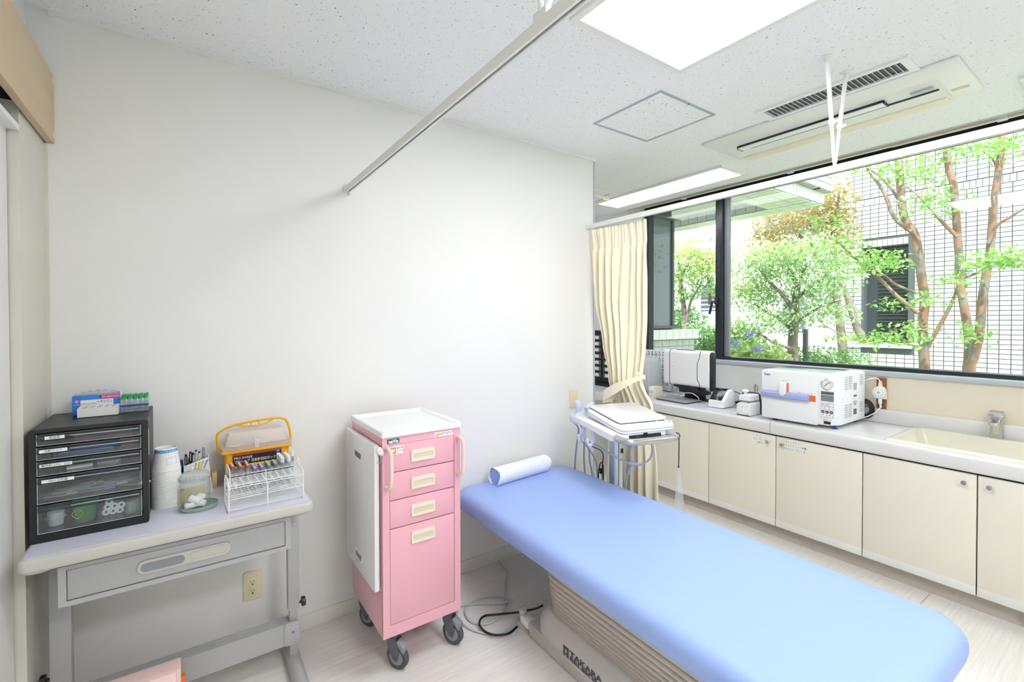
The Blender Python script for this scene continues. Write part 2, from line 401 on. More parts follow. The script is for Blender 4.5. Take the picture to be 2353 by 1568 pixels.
# flat lettering: collected here, turned into meshes in one go at the end
TEXTS = []
FACE = {'-y': Matrix(((1, 0, 0), (0, 0, -1), (0, 1, 0))), '-x': Matrix(((0, 0, -1), (-1, 0, 0), (0, 1, 0))), '+z': Matrix.Identity(3)}
def text(name, s, size, at, face, m, parent, align='CENTER', shear=0., xscale=1., rot=0., bold=0.):
    TEXTS.append((name, s, size, Vector(at), FACE[face] if isinstance(face, str) else face, m, parent, align, shear, xscale, rot, bold))
def flush_text():
    tmp = []
    for (name, s, size, at, fm, m, parent, align, shear, xs, rot, bold) in TEXTS:
        cu = bpy.data.curves.new(name, 'FONT'); cu.body = s; cu.size = size; cu.align_x = align; cu.align_y = 'CENTER'; cu.shear = shear
        cu.resolution_u = 2; cu.offset = bold
        o = bpy.data.objects.new(name+'_tmp', cu); COL.objects.link(o); tmp.append(o)
    bpy.context.view_layer.update()
    dg = bpy.context.evaluated_depsgraph_get()
    for o, (name, s, size, at, fm, m, parent, align, shear, xs, rot, bold) in zip(tmp, TEXTS):
        me = bpy.data.meshes.new_from_object(o.evaluated_get(dg))
        mw = Matrix.Translation(at) @ (fm.to_4x4()) @ Matrix.Rotation(rot, 4, 'Z') @ Matrix.Diagonal((xs, 1, 1, 1))
        if parent is not None: mw = root_matrix(parent).inverted() @ mw
        me.transform(mw); me.materials.clear(); me.materials.append(MT[m]); me.name = name
        n = bpy.data.objects.new(name, me); COL.objects.link(n)
        if parent is not None: n.parent = parent
    for o in tmp:
        cu = o.data; bpy.data.objects.remove(o, do_unlink=True); bpy.data.curves.remove(cu)
# ------------------------------------------------------------------ the room
YW, XP, ZC, XL, XR = 2.253, 2.245, 2.48, -.449, 3.60
YB, YF = -2.3, 5.8                                  # wall behind the camera / far wall of the adjoining bay
struct(B().box(XL-.25, XR+.12, YB-.12, YF+.12, -.12, 0).build('floor', 'floor', smooth=0))
struct(B().box(XL-.25, 3.53, YB-.12, YF+.12, ZC, ZC+.34).build('ceiling', 'ceil', smooth=0))
struct(B().box(XL, XP, YW, YW+.10, 0, ZC).build('wall_back', 'wall', smooth=0))
struct(B().box(XL-.2, XL, YB, YF, 2.05, ZC).box(XL-.2, XL, YB, -.75, 0, 2.05).box(XL-.2, XL, YW, YF, 0, 2.05).box(XL-.2, XL-.06, -.76, YW+.01, 0, 2.06).build('wall_left', 'wall', smooth=0))
struct(B().box(XL-.2, XR, YB-.12, YB, 0, ZC).build('wall_front', 'wall', smooth=0))
struct(B().box(XL-.2, XR, YF, YF+.12, 0, ZC).build('wall_far', 'wall', smooth=0))
WY0, WY1 = -1.7, 2.985                              # window opening along y
wr = struct(B().box(XR, XR+.16, YB, YF, 0, 1.045).box(XR, XR+.16, YB, WY0, 1.045, ZC+.3).box(XR, XR+.16, WY1, YF, 1.045, ZC+.3).box(XR+.07, XR+.16, WY0, WY1, 2.52, ZC+.3).build('wall_right', 'wall', smooth=0))
# curtain recess over the window
struct(B().box(3.525, 3.60, WY0, WY1+.1, ZC+.11, ZC+.3).box(3.60, 3.68, WY0, WY1, 2.56, ZC+.3).build('trim_1', 'recess', smooth=0), 'lining of the curtain recess above the window, darkened to stand for shade')  # lining coloured dark grey, the shade of the recess put into its colour
struct(B().box(3.517, 3.533, WY0, WY1+.1, ZC-.006, ZC+.11).build('trim_2', 'alu', smooth=0), 'metal edge strip where the ceiling meets the curtain recess')
struct(B().box(XP-.010, XP+.002, YW-.004, YW+.104, 0, ZC).build('trim_3', 'alu', smooth=0), 'metal corner strip on the end of the white partition wall')
struct(B().box(-.39, XP, YW-.016, YW, ZC-.014, ZC).build('trim_4', 'trimwhite', smooth=0), 'thin white moulding where the back wall meets the ceiling')
struct(B().box(-.39, XP, YW-.006, YW, 0, .07, .002).build('baseboard_back', 'base'))
struct(B().box(XR-.006, XR, YB, .0, 0, .07, .002).build('baseboard_right', 'base'))
# seam lines of the vinyl floor
fl = bpy.data.objects['floor']
s = B().box(2.05, 3.10, .712, .715, -.001, .0012).build('seam', mat('seam', '#b7afa2', .6), fl, smooth=0)
s = B().box(-.4, 2.2, -.7, -.697, -.001, .0012).build('seam', s.data.materials[0], fl, smooth=0)

# window with its black aluminium frame
win = struct(bpy.data.objects.new('window_1', None)); COL.objects.link(win); win.location = (3.69, (WY0+WY1)/2, 1.07)
FX0, FX1 = 3.655, 3.725
f = B()
f.box(FX0, FX1, WY0, WY1, 1.068, 1.098).box(FX0, FX1, WY0, WY1, 2.425, 2.52)
f.box(FX0, FX1, WY1-.055, WY1, 1.09, 2.43).box(FX0, FX1, WY0, WY0+.05, 1.09, 2.43)
f.build('window_frame', 'blackframe', win, smooth=0)
B().box(3.64, 3.735, 2.172, 2.232, 1.098, 2.425, .004).build('mullion', 'blackframe', win)
B().box(3.675, 3.705, 2.130, 2.172, 1.098, 2.425, .003).build('sash_stile', 'mgrey', win)
B().box(3.686, 3.690, 2.232, WY1-.055, 1.098, 2.425).build('pane', 'glass', win, smooth=0)
B().box(3.686, 3.690, WY0+.05, 2.130, 1.098, 2.425).build('pane', 'glass', win, smooth=0)
h = B(); p = on_x(1648, 692, 3.64)
h.box(3.615, 3.645, p.y-.012, p.y+.012, p.z-.03, p.z+.03, .004)
h.tube([(3.615, p.y, p.z), (3.60, p.y+.02, p.z-.005), (3.60, p.y+.045, p.z-.11)], .010, 8)
h.build('window_handle', 'blackframe', win)
B().box(3.578, 3.66, WY0, WY1, 1.045, 1.075, .004).build('window_sill', 'sillgrey', win)
# curtain track in the recess
ct = thing('curtain_track', 'slim beige curtain track above the window', 'curtain track', (3.585, 1.2, 2.47))
B().box(3.574, 3.598, .98, WY1, 2.474, 2.488, .003).box(3.572, 3.600, WY0, 1.03, 2.472, 2.490, .003).build('rail', 'cream', ct)
for y in (-.6, .55, 1.62, 2.5):
    B().box(3.566, 3.606, y-.02, y+.02, 2.468, 2.588, .003).build('bracket', 'trimwhite', ct)

# cream wall panel between worktop and sill
struct(B().box(3.592, 3.603, -1.7, 1.40, .838, 1.046).build('trim_5', 'panelcream', smooth=0), 'glossy cream splash panel above the sink worktop')

# left side: sliding door, jamb and the maple box over its track
d = struct(bpy.data.objects.new('door_1', None)); COL.objects.link(d); d.location = (-.44, .9, 0)
B().box(-.475, -.432, -.7, 1.955, .012, 1.99).build('door_leaf', 'door', d, smooth=0)
B().box(-.455, -.404, -.7, 1.948, 1.962, 1.978).build('hanging_rail', 'trimwhite', d, smooth=0)
B().box(-.470, -.4325, 1.945, 1.958, .012, 1.96).build('door_gap_shade', 'black', d, smooth=0)  # black strip standing in for the shaded gap between leaf and jamb
B().box(-.432, -.424, .2, .24, .85, 1.25, .004).build('door_handle', 'steel', d)
struct(B().box(XL-.02, -.407, 1.960, YW, 0, 2.05).box(-.4072, -.3975, 2.243, YW, 0, 2.02).build('trim_6', 'jamb', smooth=0), 'painted door jamb beside the white wall')
bx = thing('door_track_box', 'pale maple box covering the sliding door track', 'track box', (-.39, .9, 2.02))
B().box(-.402, -.380, -.85, YW-.001, 2.022, 2.258, .002).box(XL+.004, -.402, -.85, YW-.001, 2.236, 2.258).build('board', 'maple', bx, smooth=0)
for z in (2.047, 2.238):
    B().lathe([(.0, .003), (.008, .0025), (.011, 0)], (-.380, 2.238, z), (1, 0, 0), 14).build('screw_cap', 'ivory', bx)

# sockets
def plate(name, label, x0, x1, z0, z1, m='ivory'):
    t = thing(name, label, 'socket' if 'outlet' in name else 'switch', ((x0+x1)/2, YW, z0))
    B().prism(rrect(x0, x1, z0, z1, .006, 3), 'y', YW-.008, YW, .002).build('cover_plate', m, t)
    return t
t = plate('wall_outlet', 'ivory double wall socket under the small grey desk', .178, .248, .212, .334)
B().box(.201, .225, YW-.0095, YW-.006, .235, .311, .001).build('socket_face', 'ivory', t)
for z in (.253, .291):
    B().box(.206, .2075, YW-.0102, YW-.009, z-.004, z+.005).box(.2175, .219, YW-.0102, YW-.009, z-.004, z+.005).lathe([(.003, 0), (.003, .0008)], (.2125, YW-.0095, z-.011), (0, -1, 0), 10).build('socket_slots', 'black', t, smooth=0)
t = plate('wall_switch', 'blank ivory wall plate near the end of the white wall', 2.020, 2.090, .832, .952)

# ------------------------------------------------------------------ ceiling fittings
def panel_light(name, label, x0, x1, y0, y1, rim, m='lamp'):
    t = thing(name, label, 'ceiling light', ((x0+x1)/2, (y0+y1)/2, ZC-.015), group='flush ceiling lights')
    B().frame([(x0, y0), (x1, y0), (x1, y1), (x0, y1)], [(x0+rim, y0+rim), (x1-rim, y0+rim), (x1-rim, y1-rim), (x0+rim, y1-rim)], 'z', ZC-.016, ZC).build('frame', 'trimwhite', t, smooth=0)
    B().box(x0+rim, x1-rim, y0+rim, y1-rim, ZC-.012, ZC-.004).build('diffuser', m, t, smooth=0)
    return t
panel_light('ceiling_light', 'large square ceiling light above the blue bed', 1.118, 1.747, .618, 1.247, .028)
panel_light('ceiling_light', 'long narrow ceiling light near the window beyond the air conditioner', 3.04, 3.35, 1.818, 3.055, .02, 'lamp2')
panel_light('ceiling_light', 'narrow ceiling light cut off by the right edge of the photo', 3.03, 3.34, -.83, .412, .03, 'lamp2')
panel_light('ceiling_light', 'square ceiling light behind the viewer', .62, 1.25, -1.15, -.52, .028, 'lamp3')
panel_light('ceiling_light', 'square ceiling light over the adjoining bay', 1.0, 1.63, 3.4, 4.03, .028)

t = thing('ceiling_hatch', 'square access hatch framed in metal in the speckled ceiling', 'hatch', (2.05, 1.62, ZC))
x0, x1, y0, y1 = 1.822, 2.272, 1.393, 1.840
B().frame([(x0, y0), (x1, y0), (x1, y1), (x0, y1)], [(x0+.014, y0+.014), (x1-.014, y0+.014), (x1-.014, y1-.014), (x0+.014, y1-.014)], 'z', ZC-.004, ZC).build('frame', 'alu', t, smooth=0)
B().box(x0+.014, x1-.014, y0+.014, y1-.014, ZC-.002, ZC).build('hatch_panel', 'ceil', t, smooth=0)
B().lathe([(.005, 0), (.004, .002), (0, .002)], (2.05, 1.40, ZC-.0035), (0, 0, -1), 10).build('lock', 'dgrey', t)

def air_con(name, label, x0, x1, y0, y1):
    t = thing(name, label, 'air conditioner', ((x0+x1)/2, (y0+y1)/2, ZC-.03), group='ceiling air conditioners')
    acm = 'cream'
    z = ZC
    def L(u): return x0+(x1-x0)*u
    # face plate: thin rim, bowed centre
    B().box(x0, x1, y0, y1, z-.014, z, .004).build('panel', 'trimwhite', t)
    ya, yb = y0+.10, y1-.06
    sec = []
    for y in (ya, yb):
        sec.append([(L(.30), y, z-.013), (L(.42), y, z-.026), (L(.62), y, z-.034), (L(.76), y, z-.034), (L(.90), y, z-.024), (L(.97), y, z-.013), (L(.97), y, z-.008), (L(.30), y, z-.008)])
    B().loft(sec).build('front_cover', 'trimwhite', t, smooth=25)
    B().box(L(.77), L(.955), ya+.01, yb-.01, z-.040, z-.024, .004).build('air_inlet', 'cream', t)
    B().box(L(.50), L(.525), ya+.01, yb-.12, z-.0345, z-.020).build('outlet_slot', 'black', t, smooth=0)
    B().box(L(.385), L(.50), ya+.20, yb-.07, z-.037, z-.018, .003).build('flap', 'white', t)
    B().box(L(.375), L(.39), ya+.20, yb-.07, z-.032, z-.02).box(L(.385), L(.52), yb-.073, yb-.067, z-.0375, z-.018).box(L(.385), L(.52), ya+.195, ya+.201, z-.0375, z-.018).build('flap_gap', 'blackframe', t, smooth=0)
    B().box(L(.40), L(.47), ya+.02, ya+.10, z-.0335, z-.02).build('maker_plate', 'sillgrey', t, smooth=0)
    B().box(L(.72), L(.78), y0+.03, ya-.01, z-.0155, z-.01).build('indicator_strip', 'sand', t, smooth=0)
    return t
air_con('air_conditioner', 'long cream air conditioner in the ceiling before the window', 2.578, 3.030, .522, 1.675)
air_con('air_conditioner', 'second ceiling air conditioner, half hidden behind the partition end', 2.578, 3.030, 2.72, 3.87)

t = thing('ceiling_vent', 'white slatted grille beside the ceiling air conditioner', 'vent', (2.49, .95, ZC))
x0, x1, y0, y1 = 2.412, 2.572, .640, 1.262
B().frame([(x0, y0), (x1, y0), (x1, y1), (x0, y1)], [(x0+.022, y0+.03), (x1-.022, y0+.03), (x1-.022, y1-.03), (x0+.022, y1-.03)], 'z', ZC-.010, ZC+.0).build('frame', 'white', t, smooth=0)
B().box(x0+.022, x1-.022, y0+.03, y1-.03, ZC-.0015, ZC).build('duct', 'dgrey', t, smooth=0)
sl = None
for k in range(27):
    y = y0+.045+k*(y1-y0-.09)/26
    if sl is None:
        a = B(); a.prism([(-.0012, -.010), (.0012, -.010), (.008, .0), (.0055, .0)], 'x', x0+.022, x1-.022); a.bm.transform(Matrix.Translation((-(x0+x1)/2, 0, 0)))
        sl = a.build('slat', 'white', t, world=False, smooth=0); o = sl
    else:
        o = sl.copy(); COL.objects.link(o); o.parent = t
    o.location = (x0/2+x1/2-t.location.x, y-t.location.y, -.0012)

# bed-curtain rails
def bed_rail(name, label, x, y0, y1, z0, stop=True):
    t = thing(name, label, 'curtain rail', (x, YW, z0))
    h, wd = .028, .022
    prof = [(x-wd/2, z0+h), (x-wd/2, z0), (x-.004, z0), (x-.004, z0+.004), (x-wd/2+.004, z0+.004), (x-wd/2+.004, z0+h-.004), (x+wd/2-.004, z0+h-.004), (x+wd/2-.004, z0+.004), (x+.004, z0+.004), (x+.004, z0), (x+wd/2, z0), (x+wd/2, z0+h)]
    B().prism(prof, 'y', y0, y1).build('rail', 'trimwhite', t, smooth=0)
    B().box(x-.018, x+.018, y1-.004, YW, z0-.004, z0+h+.006, .002).build('wall_bracket', 'trimwhite', t)
    if stop: B().tube([(x, y1-.012, z0), (x, y1-.012, z0-.012)], .003, 8).lathe([(.0055, -.003), (.0055, .003)], (x, y1-.012, z0-.014), (1, 0, 0), 12).build('end_stop', 'alu', t)
    return t, z0+h
r1, zt = bed_rail('bed_curtain_rail', 'white curtain rail running from the back wall past the square light', .622, -.9, YW-.004, 2.010)
def strut(t, p, q):
    p, q = Vector(p), Vector(q); d = (q-p); m = p+d*.62
    b = B(); b.cyl(p, m, .0085, 12); b.cyl(m, q, .0065, 12); b.build('strut', 'white', t)
    c = B(); n = d.normalized(); c.lathe([(.011, -.012), (.011, .012)], m, n, 14)
    c.box(m.x-.003, m.x+.003, m.y-.024, m.y-.008, m.z-.006, m.z+.006, .001); c.build('clamp', 'white', t)
    c = B(); c.lathe([(.020, 0), (.020, .004), (.012, .006), (.010, .022), (0, .022)], (p.x, p.y, ZC), (0, 0, -1), 16); c.build('ceiling_foot', 'trimwhite', t)
    c = B(); c.lathe([(.007, 0), (.007, .003), (0, .003)], (p.x, p.y-.006, ZC-.006), (0, -.3, -1), 8); c.build('bolt', 'chrome', t)
strut(r1, (.50, .70, ZC), (.618, .775, zt+.012)); strut(r1, (.74, .70, ZC), (.626, .775, zt+.012))
B().box(.612, .632, .755, .80, zt-.002, zt+.020, .003).build('hanger_plate', 'trimwhite', r1)
r2, zt = bed_rail('bed_curtain_rail', 'white curtain rail crossing in front of the window from the partition end', 2.185, -1.2, YW-.006, 2.008, False)
strut(r2, (2.153, .832, ZC), (2.185, .815, zt+.012)); strut(r2, (2.357, .836, ZC), (2.187, .812, zt+.012))
B().box(2.181, 2.189, .808, .820, zt-.002, zt+.020, .002).build('hanger_plate', 'white', r2)

# cream curtain tied back at the partition end
t = thing('curtain', 'cream pleated curtain tied back at the end of the partition', 'curtain', (2.19, 2.0, 0))
def lerp_tab(tab, z):
    for (za, va), (zb, vb) in zip(tab, tab[1:]):
        if zb <= z <= za: 
            k = (za-z)/(za-zb); k = k*k*(3-2*k); return va+(vb-va)*k
    return tab[-1][1]
LT = [(2.01, 2.243), (1.86, 2.225), (1.55, 2.205), (1.25, 2.145), (1.06, 2.095), (.98, 2.100), (.85, 2.125), (.5, 2.16), (.03, 2.18)]
RT = [(2.01, 1.782), (1.80, 1.776), (1.45, 1.780), (1.25, 1.790), (1.06, 1.812), (.98, 1.800), (.88, 1.770), (.5, 1.73), (.03, 1.70)]
nu, nv = 220, 64
rows = []
rnd = random.Random(4)
ph = [rnd.uniform(-.5, .5) for _ in range(40)]
for j in range(nv+1):
    z = 1.994-(1.994-.03)*j/nv
    yl, yr = lerp_tab(LT, z), lerp_tab(RT, z); row = []
    wdt = yl-yr
    amp = .016+.016*min(1, max(0, (1.95-z)/.3)) if z > 1.1 else .034
    if .95 < z <= 1.25: amp = .030
    for i in range(nu+1):
        u = i/nu
        k = u*8.0
        a = math.sin(2*math.pi*(k+.12*math.sin(3*u+z*1.3)))*.75+.35*math.sin(2*math.pi*(2.3*k*.5+.3*z)+1.2)
        if z > 1.86: a = a*.45+.55*math.sin(2*math.pi*k*2.5)*min(1, (z-1.86)/.05)*.6
        skew = .012*math.sin(2*math.pi*(u*2+.7*z))
        row.append((2.195+.06*max(0, min(1, (1.02-z)/.12))+a*amp+.015*math.sin(5*u+2*z), yl-(yl-yr)*u+skew*min(1, (2.0-z)*4)*math.sin(math.pi*u), z))
    rows.append(row)
B().grid(rows, thick=.0015).build('fabric', 'curtain', t, smooth=70)
# tie-back band
pts = []
ring = []
for k in range(41):
    a = 2*math.pi*k/40
    y = 1.953-.158*math.cos(a); x = 2.195-.075*math.sin(a)
    zc = 1.065-.155*(y-1.80)/.30
    ring.append((x, y, zc))
rows = [[(x, y, z+dz) for x, y, z in ring] for dz in (-.030, .030)]
rows = [[(x, y, z+(dz*(.35+.65*min(1, (y-1.795)/.16)))) for x, y, z in ring] for dz in (-.033, .033)]
B().grid(rows, thick=.002).build('tieback', 'curtain', t, smooth=70)
B().ball((2.150, 1.806, 1.090), .014, .014, .012).build('tie_button', 'curtain', t)
# ------------------------------------------------------------------ cabinets, worktops, sink
XD = 3.06                                           # plane of the cabinet doors
edges = [2.86, 2.387, 1.922, 1.458, .994, .538, .078, -.38]
def cabinet(label, ya, yb, yc, stickers):
    t = thing('base_cabinet', label, 'cabinet', (3.32, (ya+yc)/2, 0), group='cream base cabinets under the worktop')
    B().box(XD+.021, 3.57, yc+.003, yc+.02, .085, .574).box(XD+.021, 3.57, ya-.02, ya-.003, .085, .574).box(XD+.021, 3.57, yb-.009, yb+.009, .085, .56).box(XD+.021, 3.57, yc+.02, ya-.02, .085, .10).box(3.56, 3.57, yc+.02, ya-.02, .10, .56).box(XD+.022, XD+.03, yc+.02, ya-.02, .575, .664).build('carcass', 'gap', t, smooth=0)
    B().box(XD+.055, 3.56, yc+.003, ya-.003, 0, .085).build('toe_kick', 'kick', t, smooth=0)
    for k, (y1, y0) in enumerate(((ya, yb), (yb, yc))):
        if y1-y0 < .02: continue
        dr = B().box(XD, XD+.02, y0+.0025, y1-.0025, .128, .662, .0015).build('door', 'cab', t)
        B().box(XD-.0008, XD+.0199, y0+.0025, y1-.0025, .087, .129, .001).build('kick_edge', 'cabwhite', dr)
        yk = y0+.043 if k == 0 else y1-.043
        B().lathe([(.006, 0), (.006, .012), (.0105, .013), (.0105, .026), (.009, .0275), (0, .0275)], (XD, yk, .620), (-1, 0, 0), 18).build('knob', 'steel', dr)
        for st in stickers.get(k, ()):
            (yy, zz, wd, txt) = st
            lb = B().box(XD-.0012, XD, yy-wd/2, yy+wd/2, zz-.009, zz+.009).build('sticker', 'label', dr, smooth=0)
            text('lettering', txt, .0135, (XD-.0016, yy, zz), '-x', 'text', dr)
    return t
cabinet('cream base cabinet half hidden behind the curtain', 2.86, 2.387, 1.922, {1: ((2.31, .628, .075, 'ガーゼ類'), (2.295, .606, .095, '滅菌パック'))})
cabinet('cream two-door cabinet with label strips under the steriliser', 1.922, 1.458, .994, {0: ((1.565, .640, .055, 'ギプス'), (1.562, .620, .098, 'オルソラップ'), (1.56, .600, .06, '三角巾')), 1: ((1.353, .640, .085, 'ストッキネット'), (1.347, .619, .12, 'ライトスプリント各種'), (1.345, .597, .105, 'アルフェンスシール'))})
cabinet('cream two-door cabinet under the sink', .994, .538, .078, {})
cabinet('cream base cabinet at the right edge of the photo', .078, -.38, -.84, {})
struct(B().box(XD+.045, XD+.0545, -.84, 2.30, 0, .084).build('baseboard_side', 'kick', smooth=0), 'scuffed grey toe board along the foot of the cabinets')

def lip(y0, y1, xb, hole=None):
    """worktop profile with rounded front lip"""
    pr = [(3.585, .715), (3.585, .752), (3.060, .752), (3.049, .750), (3.042, .744), (3.039, .735), (3.039, .690), (3.041, .682), (3.047, .674), (3.056, .672), (3.075, .672), (3.075, .715)]
    return pr
wt = thing('worktop', 'pale worktop in front of the curtain holding the small machines', 'worktop', (3.3, 2.6, .67))
B().prism(lip(0, 0, 0), 'y', 1.487, 3.60).build('slab', 'worktop', wt, smooth=40)
B().box(3.570, 3.592, 1.487, 3.60, .752, .838, .006).build('upstand', 'worktop', wt)
B().box(3.075, 3.570, 1.49, 3.60, .7521, .7526).build('laminate', 'worktop2', wt, smooth=0)
ws = thing('sink_worktop', 'white moulded worktop with the cream sink at the right', 'worktop', (3.3, .4, .67))
SY0, SY1, SX0, SX1 = -.10, .880, 3.090, 3.535      # sink opening
B().prism(lip(0, 0, 0), 'y', SY1, 1.483).prism(lip(0, 0, 0), 'y', -.84, SY0).prism([p for p in lip(0, 0, 0) if p[0] < 3.08][0:10]+[(SX0, .672), (SX0, .752)], 'y', SY0, SY1).box(SX1, 3.585, SY0, SY1, .715, .752).build('slab', 'worktop', ws, smooth=40)
B().box(3.570, 3.592, -.84, 1.483, .752, .840, .006).build('upstand', 'worktop', ws)
b = B()
o_ = rrect(SX0-.028, SX1+.018, SY0-.03, SY1+.03, .03); m_ = rrect(SX0-.014, SX1+.008, SY0-.014, SY1+.014, .03); i_ = rrect(SX0+.004, SX1-.006, SY0+.01, SY1-.012, .03); d_ = rrect(SX0+.028, SX1-.03, SY0+.04, SY1-.045, .045); e_ = rrect(SX0+.05, SX1-.05, SY0+.07, SY1-.075, .045)
b.loft([[(x, y, .7525) for x, y in o_], [(x, y, .765) for x, y in m_], [(x, y, .7635) for x, y in i_], [(x, y, .60) for x, y in d_], [(x, y, .583) for x, y in e_]], cap=False)
b.bm.faces.new([v for v in b.bm.verts if abs(v.co.z-.583) < 1e-4][:len(e_)])
b.build('sink', 'sink', ws, smooth=50)
B().lathe([(.03, 0), (.03, .004), (.022, .004), (.02, .0)], (3.32, .4, .583), (0, 0, 1), 20).build('drain', 'chrome', ws)
# tap
tp = thing('tap', 'chrome boxy mixer tap behind the sink', 'tap', (3.553, .552, .753))
b = B(); sec = []
for z, hx, hy in ((.753, .020, .024), (.80, .020, .0235), (.86, .019, .0235), (.885, .021, .025)):
    sec.append([(3.552+x, .552+y, z) for x, y in rrect(-hx, hx, -hy, hy, .006, 3)])
b.loft(sec).build('body', 'steel', tp)
b = B(); b.prism([(3.530, .884), (3.574, .884), (3.574, .905), (3.560, .912), (3.500, .905), (3.496, .898), (3.530, .893)], 'y', .525, .579, .003).build('lever', 'chrome', tp)
b = B(); b.box(3.5305, 3.5325, .540, .564, .79, .862, .0).build('front_plate', 'chrome', tp)
b = B(); b.prism([(3.535, .845), (3.535, .875), (3.44, .862), (3.438, .848)], 'y', .532, .572, .004).build('spout', 'chrome', tp)
B().box(3.529, 3.5306, .546, .558, .867, .871).build('maker_mark', 'orange', tp, smooth=0)

# board with the plug-in timer
bd = thing('timer_board', 'brown wooden board fixed to the cream panel by the steriliser', 'board', (3.59, 1.068, .84))
B().box(3.582, 3.594, 1.043, 1.093, .8425, 1.035, .002).build('board', 'brown', bd)
tm = thing('plug_timer', 'ivory dial plug timer on the brown board', 'timer', (3.575, 1.07, .90))
B().prism([(1.036, .905), (1.100, .905), (1.100, .950), (1.092, .975), (1.078, .985), (1.074, 1.015), (1.062, 1.015), (1.058, .985), (1.044, .975), (1.036, .95)], 'x', 3.556, 3.581, .004).build('case', 'cream', tm)
B().lathe([(.033, 0), (.033, .007), (.029, .009), (0, .009)], (3.556, 1.072, .945), (-1, 0, 0), 28).build('dial', 'white', tm)
B().lathe([(.008, 0), (.008, .004), (0, .004)], (3.547, 1.072, .945), (-1, 0, 0), 14).build('dial_hub', 'sillgrey', tm)
d = B()
for k in range(12):
    a = 2*math.pi*k/12; y, z = 1.072+.0245*math.cos(a), .945+.0245*math.sin(a); d.box(3.5462, 3.5472, y-.0015, y+.0015, z-.003, z+.003)
d.build('dial_marks', 'mgrey', tm, smooth=0)
B().box(3.562, 3.576, 1.059, 1.079, .872, .906, .004).tube([(3.569, 1.069, .874), (3.569, 1.066, .850)], .006, 8).build('plug', 'white', tm)
cd1 = B().tube(catmull([(3.569, 1.068, 1.012), (3.560, 1.085, 1.032), (3.550, 1.13, 1.02), (3.56, 1.20, .97), (3.565, 1.26, .93)], 8), .0035, 8).build('cord', 'white', tm)
cd2 = B().tube(catmull([(3.569, 1.066, .852), (3.552, 1.09, .815), (3.54, 1.15, .775), (3.545, 1.24, .760), (3.55, 1.32, .758)], 8), .0035, 8).build('cord', 'white', tm)

# ------------------------------------------------------------------ table-top steriliser
A = thing('steriliser', 'white table-top steriliser with lavender handle bar and round gauge', 'steriliser', (3.33, 1.35, .7527))
x0, x1, y0, y1, z0, z1 = 3.100, 3.535, 1.140, 1.563, .772, 1.078
prof = [(x0+.004, y1), (x1, y1), (x1, y0), (x0+.070, y0), (x0+.004, y0+.045)]
B().prism(prof, 'z', z0, z1, .008).build('case', 'white', A)
B().box(x0-.010, x0+.006, y0+.093, y1, z0-.004, z1-.004, .004).build('door', 'white', A)
B().box(x0+.07, x1-.06, y0+.06, y1-.02, z1-.001, z1+.004, .002).build('top_glass', clear_mat('top_film', '#e9f1f2', 1.0, .3, '#dfeaec'), A)
hb = B(); hb.prism([(x0-.010, .905), (x0-.010, .948), (x0-.030, .944), (x0-.038, .936), (x0-.038, .914), (x0-.030, .906)], 'y', 1.275, y1-.002, .003).build('handle_bar', 'lav', A)
B().box(x0-.012, x0-.009, 1.243, 1.275, .908, .944).build('handle_tab', 'orange', A, smooth=0)
lv = B().prism(rrect(1.405, 1.440, .925, 1.012, .0165, 6), 'x', x0-.046, x0-.010, .006).build('latch_lever', 'whitegloss', A)
B().prism(rrect(1.396, 1.407, .945, 1.006, .005, 4), 'x', x0-.013, x0-.0095).build('latch_mark', 'orange', A)
g = B().lathe([(.031, 0), (.031, .008), (.027, .010), (.027, .007), (0, .007)], (x0+.004-.001, 1.186, 1.020), (-1, 0, 0), 32).build('gauge', 'chrome', A)
B().lathe([(.0268, 0), (.0268, .0006), (0, .0006)], (x0-.0045, 1.186, 1.020), (-1, 0, 0), 32).build('gauge_face', 'label', g)
B(Matrix.Translation((x0-.006, 1.186, 1.020)) @ Matrix.Rotation(math.radians(48), 4, 'X')).box(-.0006, .0006, -.0013, .0013, -.016, .019).build('needle', 'black', g, smooth=0)
gm = B()
for k in range(11):
    a = math.radians(-45+27*k); y, z = 1.186+.021*math.cos(a), 1.020+.021*math.sin(a); gm.box(x0-.0058, x0-.0050, y-.0008, y+.0008, z-.002, z+.002)
gm.build('gauge_marks', 'text', g, smooth=0)
XF = x0+.0035
B().box(XF-.002, XF+.002, 1.153, 1.219, .958, .976).build('indicator_panel', 'dgrey', A, smooth=0)
B().box(XF-.002, XF+.002, 1.153, 1.219, .918, .954).build('display', mat('lcd', '#7c858b', .25), A, smooth=0)
B().box(XF-.0012, XF+.002, 1.152, 1.222, .820, .908, .0).build('keypad', mat('keypad_grey', '#d5d3da', .5), A, smooth=0)
for r in range(3):
    for c in range(3):
        y, z = 1.209-c*.0225, .897-r*.0215
        kb = B().lathe([(.0085, 0), (.0085, .0015), (0, .002)], (XF-.001, y, z), (-1, 0, 0), 16).build('button', 'black' if r == 2 else 'white', A)
        if r == 0 and c < 2: text('symbol', '▼▲'[c], .010, (XF-.0034, y, z), '-x', 'text', A)
        if r == 2: B().box(XF-.0036, XF-.0028, y-.003, y+.003, z-.0025, z+.0025).build('symbol', 'white', A, smooth=0)
for c, (mm) in enumerate(('teal', 'red')):
    y = 1.206-c*.034
    B().box(XF-.0025, XF+.001, y-.0135, y+.0135, .824, .847, .001).build('button', 'white', A)
    B().lathe([(.004, 0), (.004, .0006), (0, .0006)], (XF-.0026, y, .8375), (-1, 0, 0), 4 if c else 3).build('symbol', mm, A, smooth=0)
B().box(XF-.003, XF+.001, 1.167, 1.203, .783, .799, .001).build('power_switch', 'black', A)
B().box(XF-.0045, XF-.002, 1.170, 1.184, .785, .797, .001).build('switch_rocker', 'blackg', A)
